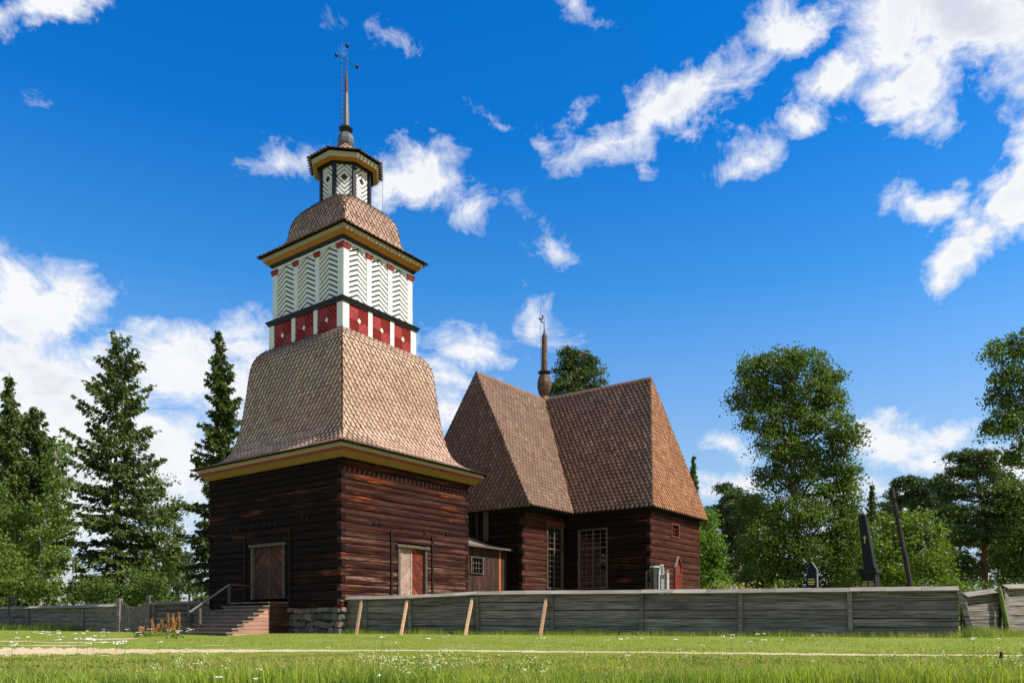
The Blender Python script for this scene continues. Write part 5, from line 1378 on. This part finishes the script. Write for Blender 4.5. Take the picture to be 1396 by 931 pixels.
leafy('pine_tree', 'big pine with orange trunk and crooked limbs at the right', 1342, 52, [(1310, 622, 16, 9), (1332, 622, 18, 8), (1352, 634, 18, 9), (1305, 640, 14, 8), (1330, 640, 20, 9), (1362, 652, 14, 9), (1298, 668, 20, 10), (1325, 668, 24, 10), (1352, 678, 24, 11), (1290, 695, 22, 12), (1320, 700, 28, 13), (1355, 705, 26, 13), (1305, 728, 26, 13), (1338, 728, 22, 10), (1300, 762, 22, 12), (1368, 760, 18, 12), (1322, 775, 20, 10)],
      19, M_pine, M_bark_pi, .20, 1.15, [(1346, 815), (1342, 760), (1346, 715), (1334, 670), (1328, 628)], .26, needle=True, flat=.55, sig=.38)
leafy('leafy_tree', 'dark green tree filling the right edge below the near birch', 1386, 50, [(1385, 668, 18, 16), (1400, 680, 22, 20), (1378, 695, 20, 18), (1395, 715, 26, 22), (1375, 735, 20, 20), (1395, 760, 26, 24), (1380, 785, 24, 18), (1420, 720, 26, 40), (1430, 780, 30, 26)], 21, M_dkbirch, M_bark_dk, .15, 1.1, [(1395, 815), (1392, 690)], .2)
leafy('birch_tree', 'near birch whose branches hang into the upper right edge of the photo', 1440, 34, [(1362, 478, 22, 14), (1390, 468, 24, 16), (1368, 508, 20, 14), (1392, 505, 24, 18), (1375, 540, 20, 14), (1400, 545, 24, 20), (1366, 566, 16, 10), (1388, 580, 20, 16), (1352, 580, 10, 7), (1400, 610, 22, 16), (1385, 625, 12, 9), (1430, 470, 34, 34), (1440, 540, 40, 40), (1430, 610, 34, 36), (1460, 480, 40, 50), (1475, 580, 50, 60), (1450, 690, 40, 40), (1470, 420, 40, 40)],
      22, M_dkbirch, M_bark_bi, .10, .75, [(1450, 820), (1446, 700), (1448, 560), (1450, 430)], .2, sig=.28, droop=.8, ldepth=.8)
for i, (px, yt, d, lab) in enumerate(((1058, 705, 96, 'distant dark pine seen through the left side of the big birch'), (1160, 690, 98, 'distant dark pine just left of the obelisk top'), (1208, 682, 92, 'distant pine between the small spruce and the lamp post'), (1228, 676, 100, 'distant pine right behind the lamp post'), (1308, 690, 90, 'distant pine left of the orange-trunked pine'), (1366, 660, 88, 'distant pine right of the orange-trunked pine'), (968, 690, 95, 'distant pine beside the church wall'))):
    rr = random.Random(140+i); lob = [(px, yt+8, 12, 8)]
    for j in range(7): lob.append((px+rr.uniform(-12, 12), yt+22+j*15, rr.uniform(14, 22), rr.uniform(9, 12)))
    leafy('pine_tree', lab, px, d, lob, 140+i, M_pine, M_bark_pi, .34, 1.0, [(px+2, 815), (px, yt+60), (px, yt+8)], .2, needle=True, flat=.6, sig=.6)
# undergrowth behind the right-hand fence
def undergrowth(label_, px0, px1, d, ytop, n, mat, seed, size=.14):
    rng = np.random.default_rng(seed); x = Xp(rng.uniform(px0, px1, n), d)+0; y = d+rng.normal(size=n)*1.2
    h = (Zp(ytop, d))*rng.uniform(.1, 1, n)**.7*(.75+.25*np.sin(x*1.7+seed)); P = np.c_[x, y, h]; D = unit(rng, n); D[:, 2] = np.abs(D[:, 2])+.3; D /= np.linalg.norm(D, axis=1)[:, None]
    V, F = cards(P, D, size*rng.uniform(.7, 1.5, n), size*.5, rng); o = link('undergrowth', npmesh('undergrowth', V, F), mat, kind='stuff'); o['label'] = label_; o['category'] = 'undergrowth'
undergrowth('tangled green undergrowth behind the fence on the right', 955, 1420, 46, 790, 16000, M_weed, 50)
undergrowth('patch of dry yellowish shrubs behind the fence near the church corner', 1000, 1062, 40, 795, 1800, leaf_mat('dry_yellow_leaves', (.28, .22, .06), (.42, .33, .12), .2), 51)
undergrowth('green undergrowth behind the fence on the left', -60, 285, 50, 812, 5000, M_dkbirch, 52)
# far forest ring
def far_forest():
    rng = np.random.default_rng(77); parts = []
    for k in range(420):
        a = rng.uniform(-math.pi, math.pi); r = rng.uniform(230, 330); 
        x, y = math.sin(a)*r, math.cos(a)*r; H = rng.uniform(9, 17); wd = rng.uniform(3, 6); n = 130
        u = unit(rng, n)*(rng.uniform(.3, 1, n)**.5)[:, None]; P = np.array([x, y, H*.52])+u*np.array([wd, wd, H*.5]); D = unit(rng, n)
        parts.append(cards(P, D, rng.uniform(1.2, 2.4, n), 1.3, rng))
    V, F = merge(parts); o = link('far_forest', npmesh('far_forest', V, F), M_far, kind='stuff'); o['label'] = 'low distant forest along the horizon'; o['category'] = 'forest'
far_forest()

# ------------------------------------------------------------------ GRASS AND FLOWERS
def vnoise(x, y, s, seed=0):
    return (np.sin(x*s+seed*1.7+1.3*np.sin(y*s*.8+seed))+np.sin(y*s*1.3+seed*.9+1.1*np.sin(x*s*1.1)))*.5
def blades(n, d0, d1, hmin, hmax, wid, seed, segs=2, mat=None, name='grass', label='', avoid_path=True, pxspan=(-140, 1540), dp=1.0, tall=None, fence_side=True):
    rng = np.random.default_rng(seed)
    d = (rng.uniform(0, 1, n)*(d1**dp-d0**dp)+d0**dp)**(1/dp); px = rng.uniform(pxspan[0], pxspan[1], n); x = (px-CX)*d/FPX; y = d
    keep = np.ones(n, bool)
    if avoid_path:
        pf = path_field(x, y); keep &= (pf < rng.uniform(-.25, .5, n)) | (rng.uniform(0, 1, n) < .10+.75*np.clip(vnoise(x, y, 1.9, 4)-.25, 0, 1)*(x > -6))
    if fence_side:
        q = (x-FA[0])*fnor[0]+(y-FA[1])*fnor[1]; keep &= (q > .02) | (x < -6.5)
    # keep clear of the tower and the steps
    lu = (x-TC[0])*RV[0]+(y-TC[1])*RV[1]; lv = (x-TC[0])*LV[0]+(y-TC[1])*LV[1]
    keep &= ~((np.abs(lu) < HR+.15) & (np.abs(lv) < HL+.15)); keep &= ~((lu < -HR) & (lu > ub-.1) & (lv > vr-.1) & (lv < vl_bot+.1)); keep &= ~((lu < -HR) & (lu > ul) & (lv > -2.3) & (lv < 0))
    x, y = x[keep], y[keep]; n = len(x); z = gz(x, y)
    cl = .5+.5*vnoise(x, y, 1.1, 3); h = rng.uniform(hmin, hmax, n)*(.65+.6*cl)
    if tall is not None: h = h*tall(x, y)
    az = rng.uniform(0, 2*math.pi, n); lean = rng.uniform(.08, .6, n)*h; w = wid*rng.uniform(.6, 1.4, n)
    dx, dy = np.cos(az), np.sin(az); fa = rng.uniform(0, 2*math.pi, n); sx_, sy_ = np.cos(fa)*w/2, np.sin(fa)*w/2
    if segs == 2:
        V = np.stack([np.c_[x-sx_, y-sy_, z-.01], np.c_[x+sx_, y+sy_, z-.01],
                      np.c_[x+dx*lean*.3+sx_*.8, y+dy*lean*.3+sy_*.8, z+h*.6], np.c_[x+dx*lean*.3-sx_*.8, y+dy*lean*.3-sy_*.8, z+h*.6],
                      np.c_[x+dx*lean+sx_*.12, y+dy*lean+sy_*.12, z+h], np.c_[x+dx*lean-sx_*.12, y+dy*lean-sy_*.12, z+h]], 1).reshape(-1, 3)
        b = 6*np.arange(n)[:, None]; F = np.concatenate([b+np.array([0, 1, 2, 3]), b+np.array([3, 2, 4, 5])])
    else:
        V = np.stack([np.c_[x-sx_, y-sy_, z-.01], np.c_[x+sx_, y+sy_, z-.01], np.c_[x+dx*lean, y+dy*lean, z+h]], 1).reshape(-1, 3); F = 3*np.arange(n)[:, None]+np.array([0, 1, 2])
    o = link(name, npmesh(name, V, F), mat or M_grass, kind='stuff'); o['label'] = label; o['category'] = 'grass'; return o
blades(110000, 8.2, 16.0, .45, 1.0, .010, 60, 2, label='tall uncut meadow grass in the foreground', dp=1.3, tall=lambda x, y: np.clip(.50-.0335*y, .035, .22))
M_dry = leaf_mat('dry_grass_stems', (.34, .24, .08), (.50, .34, .14), .35)
blades(3800, 8.4, 15.0, .8, 1.5, .006, 66, 2, M_dry, name='grass', label='thin dry reddish grass stems standing above the meadow', dp=1.3, tall=lambda x, y: np.clip(.58-.036*y, .03, .27))
blades(9000, 8.2, 14.5, .7, 1.2, .012, 67, 2, leaf_mat('yellow_grass', (.36, .38, .05), (.55, .50, .08), .45), label='yellowish grass tufts in the foreground', dp=1.3, tall=lambda x, y: np.clip(.5-.034*y, .03, .22)*(vnoise(x, y, .8, 9) > .1))
blades(120000, 15.0, 37., .020, .055, .015, 61, 1, label='short grass between the path and the fence', dp=1.4)
def nearf(x, y):
    return np.where(1 > 0, 1.0, 1.0)
def along_fence(A, B, n, hmin, hmax, spread, seed, mat, label, w=.014, off=.1):
    rng = np.random.default_rng(seed); f = rng.uniform(0, 1, n); A = np.array(A); B = np.array(B); dd = (B-A)/np.linalg.norm(B-A); nn = np.array([dd[1], -dd[0]]); nn = nn if nn[1] < 0 else -nn
    P = A+np.outer(f, B-A)+np.outer(off+np.abs(rng.normal(size=n))*spread, nn); x, y = P[:, 0], P[:, 1]; z = gz(x, y)
    h = rng.uniform(hmin, hmax, n)*(.6+.5*(vnoise(x, y, 2.3, 5)+1)/2); az = rng.uniform(0, 6.28, n); lean = rng.uniform(.05, .5, n)*h; sx_ = w/2
    V = np.stack([np.c_[x-sx_, y, z], np.c_[x+sx_, y, z], np.c_[x+np.cos(az)*lean, y+np.sin(az)*lean, z+h]], 1).reshape(-1, 3)
    o = link('grass', npmesh('grass', V, 3*np.arange(n)[:, None]+np.array([0, 1, 2])), mat, kind='stuff'); o['label'] = label; o['category'] = 'grass'
along_fence(FA, FB, 9000, .08, .26, .18, 62, M_grass, 'longer grass left standing along the foot of the long fence')
along_fence((-28., 43.5), (-14., 34.8), 9000, .15, .55, .55, 63, M_weed, 'weeds growing along the fence on the left', .03)
along_fence((12.6, 22.0), (17.5, 24.6), 4000, .10, .40, .3, 64, M_grass, 'long grass at the foot of the fence on the right')
# leafy weeds in the meadow
def scatter_leaf(n, d0, d1, zr, L, W, mat, seed, name, label, cat, clump=None, pxs=(-100, 1500), fl=.5):
    rng = np.random.default_rng(seed)
    if clump is None:
        d = rng.uniform(d0, d1, n); px = rng.uniform(pxs[0], pxs[1], n); x = (px-CX)*d/FPX; y = d; zz = rng.uniform(*zr, n)
    else:
        cx_, cy_, ch = clump; k = rng.integers(0, len(cx_), n); sp = .09; x = cx_[k]+rng.normal(size=n)*sp; y = cy_[k]+rng.normal(size=n)*sp; zz = ch[k]*rng.uniform(zr[0], zr[1], n)
    D = unit(rng, n); D[:, 2] *= fl; D /= np.linalg.norm(D, axis=1)[:, None]
    V, F = cards(np.c_[x, y, gz(x, y)+zz], D, L*rng.uniform(.6, 1.4, n), W*rng.uniform(.7, 1.3, n), rng)
    o = link(name, npmesh(name, V, F), mat, kind='stuff'); o['label'] = label; o['category'] = cat; return o
scatter_leaf(11000, 8.3, 13.5, (.01, .09), .05, .028, M_weed, 70, 'meadow_weeds', 'broad green weed leaves among the foreground grass', 'weeds')
def flowers(pxs, n, mat, label, seed, hr=(.18, .34), size=.035, disk=True, count=14):
    """flat umbels on thin stalks"""
    rng = np.random.default_rng(seed); mbv = []; mbf = []; b = 0; st_ = MB()
    for k in range(n):
        p = pxs[rng.integers(0, len(pxs))]; px = p[0]+rng.normal()*p[2]; d = p[1]+rng.normal()*p[3]
        x = Xp(px, d); z0_ = float(gz(x, d)); h = rng.uniform(*hr); m = int(count*rng.uniform(.6, 1.3))
        P = np.c_[x+rng.normal(size=m)*size*.7, d+rng.normal(size=m)*size*.7, z0_+h+rng.normal(size=m)*size*(.12 if disk else 1.2)]
        D = unit(rng, m); D[:, 2] *= .25; D /= np.linalg.norm(D, axis=1)[:, None]
        V, F = cards(P, D, size*.75, size*.6, rng); mbv.append(V); mbf.append(F+b); b += len(V)
        st_.tube([(x, d, z0_), (x, d, z0_+h-.004)], .003, 3, caps=False)
    o = link('wildflowers', npmesh('wildflowers', np.concatenate(mbv), np.concatenate(mbf)), mat, kind='stuff'); o['label'] = label; o['category'] = 'wildflowers'
    o2 = st_.build('flower_stalks', M_weed, kind='stuff'); o2['label'] = 'thin green stalks of the wildflowers'; o2['category'] = 'wildflowers'
flowers([(60, 24, 60, 2.5), (140, 25, 40, 2), (30, 20, 40, 2), (140, 17.5, 50, .8), (190, 29, 25, 1.5), (240, 29, 15, 1), (100, 29, 50, 1.5)], 70, M_flower, 'white yarrow heads on the left by the path', 80, (.16, .32), .05)
flowers([(700, 11, 400, 2.2)], 30, M_flower, 'white flower heads scattered in the foreground meadow', 81, (.12, .24), .024)
flowers([(1010, 16, 14, .6), (1040, 18, 40, 1), (1360, 16, 25, 1), (560, 16.5, 50, .5), (870, 15, 100, .6)], 26, M_flower, 'white yarrow beside the right-hand part of the path', 82, (.2, .38), .035)
flowers([(530, 9.6, 45, .8), (585, 9.8, 40, .7), (490, 10.4, 40, .5), (1330, 10.5, 60, .9), (1240, 10.5, 60, .8), (1385, 12, 30, 1.4), (610, 10.5, 25, .5), (250, 9.8, 30, .6), (760, 9.6, 60, .6)], 150, M_cream_fl, 'pale cream-green bedstraw clumps in the foreground', 83, (.10, .24), .032, False, 22)
# docks with rusty seed heads
dock0 = None
for k, (px, py, d, h, n_, lab) in enumerate(((236, 862, 29.5, .95, 7, 'tall rusty seeding dock clump beside the bench'), (222, 862, 29.5, .62, 4, 'lower rusty dock left of the tall clump'), (204, 864, 29, .48, 3, 'small single rusty dock in front of the right gate post'), (189.5, 864, 28.5, .42, 2, 'small rusty dock in front of the middle of the gate'), (238.5, 868, 27.2, .40, 1, 'pale dry seed stalk at the foot of the steps'), (212, 860, 30, .55, 2, 'thin rusty dock leaning in front of the gate post'))):
    x = Xp(px, d); t = thing('dock_plant', lab, 'plant', (x, d, float(gz(x, d))), 0, 'rusty dock plants by the gate'); rng = np.random.default_rng(90+k)
    Vs = []; stalk = MB(); b_ = 0; parts = []
    for j in range(n_):
        bx, by = rng.normal(size=2)*.055*math.sqrt(n_); tipx, tipy = bx+rng.normal()*.07, by+rng.normal()*.05; hh = h*rng.uniform(.65, 1.05)
        stalk.tube([(bx*.5, by*.5, 0), (bx, by, hh*.5), (tipx, tipy, hh)], [.010, .008, .004], 4)
        m = int(300*hh); f = rng.uniform(.35, 1, m); P = np.c_[bx+(tipx-bx)*f, by+(tipy-by)*f, hh*f]+rng.normal(size=(m, 3))*np.array([.024, .024, .02]); D = unit(rng, m); D[:, 2] = np.abs(D[:, 2])+.5; D /= np.linalg.norm(D, axis=1)[:, None]
        parts.append(cards(P, D, .034, .020, rng))
    V, F = merge(parts); link('seed_heads', npmesh('seed_heads', V, F), M_dock, t, kind='stuff'); stalk.build('stalk', M_dock, t)
    m = 40; P = rng.normal(size=(m, 3))*np.array([.12, .12, .05])+np.array([0, 0, .10]); D = unit(rng, m); V, F = cards(P, D, .16, .06, rng); link('leaves', npmesh('leaves', V, F), M_weed, t)
# dark seed head in the right foreground
x, d = Xp(1365, 11.5), 11.5; z0_ = float(gz(x, d)); t = thing('thistle', 'dark brown thistle head on a thin stalk in the right foreground', 'plant', (x, d, z0_))
zt = Zp(893, d)-z0_
MB().tube([(0.01, 0, 0), (0, 0, zt*.6), (0, 0, zt)], [.005, .004, .003], 5).build('stalk', M_weed, t)
MB().lathe([(.0, zt-.05), (.030, zt-.04), (.034, zt-.02), (.022, zt), (.026, zt+.02), (.02, zt+.05), (0, zt+.062)], 10).build('flower_head', M_thistle, t)
MB().bar((0, 0, zt*.7), (.05, .01, zt*.78), .012, .003).build('leaf', M_weed, t)
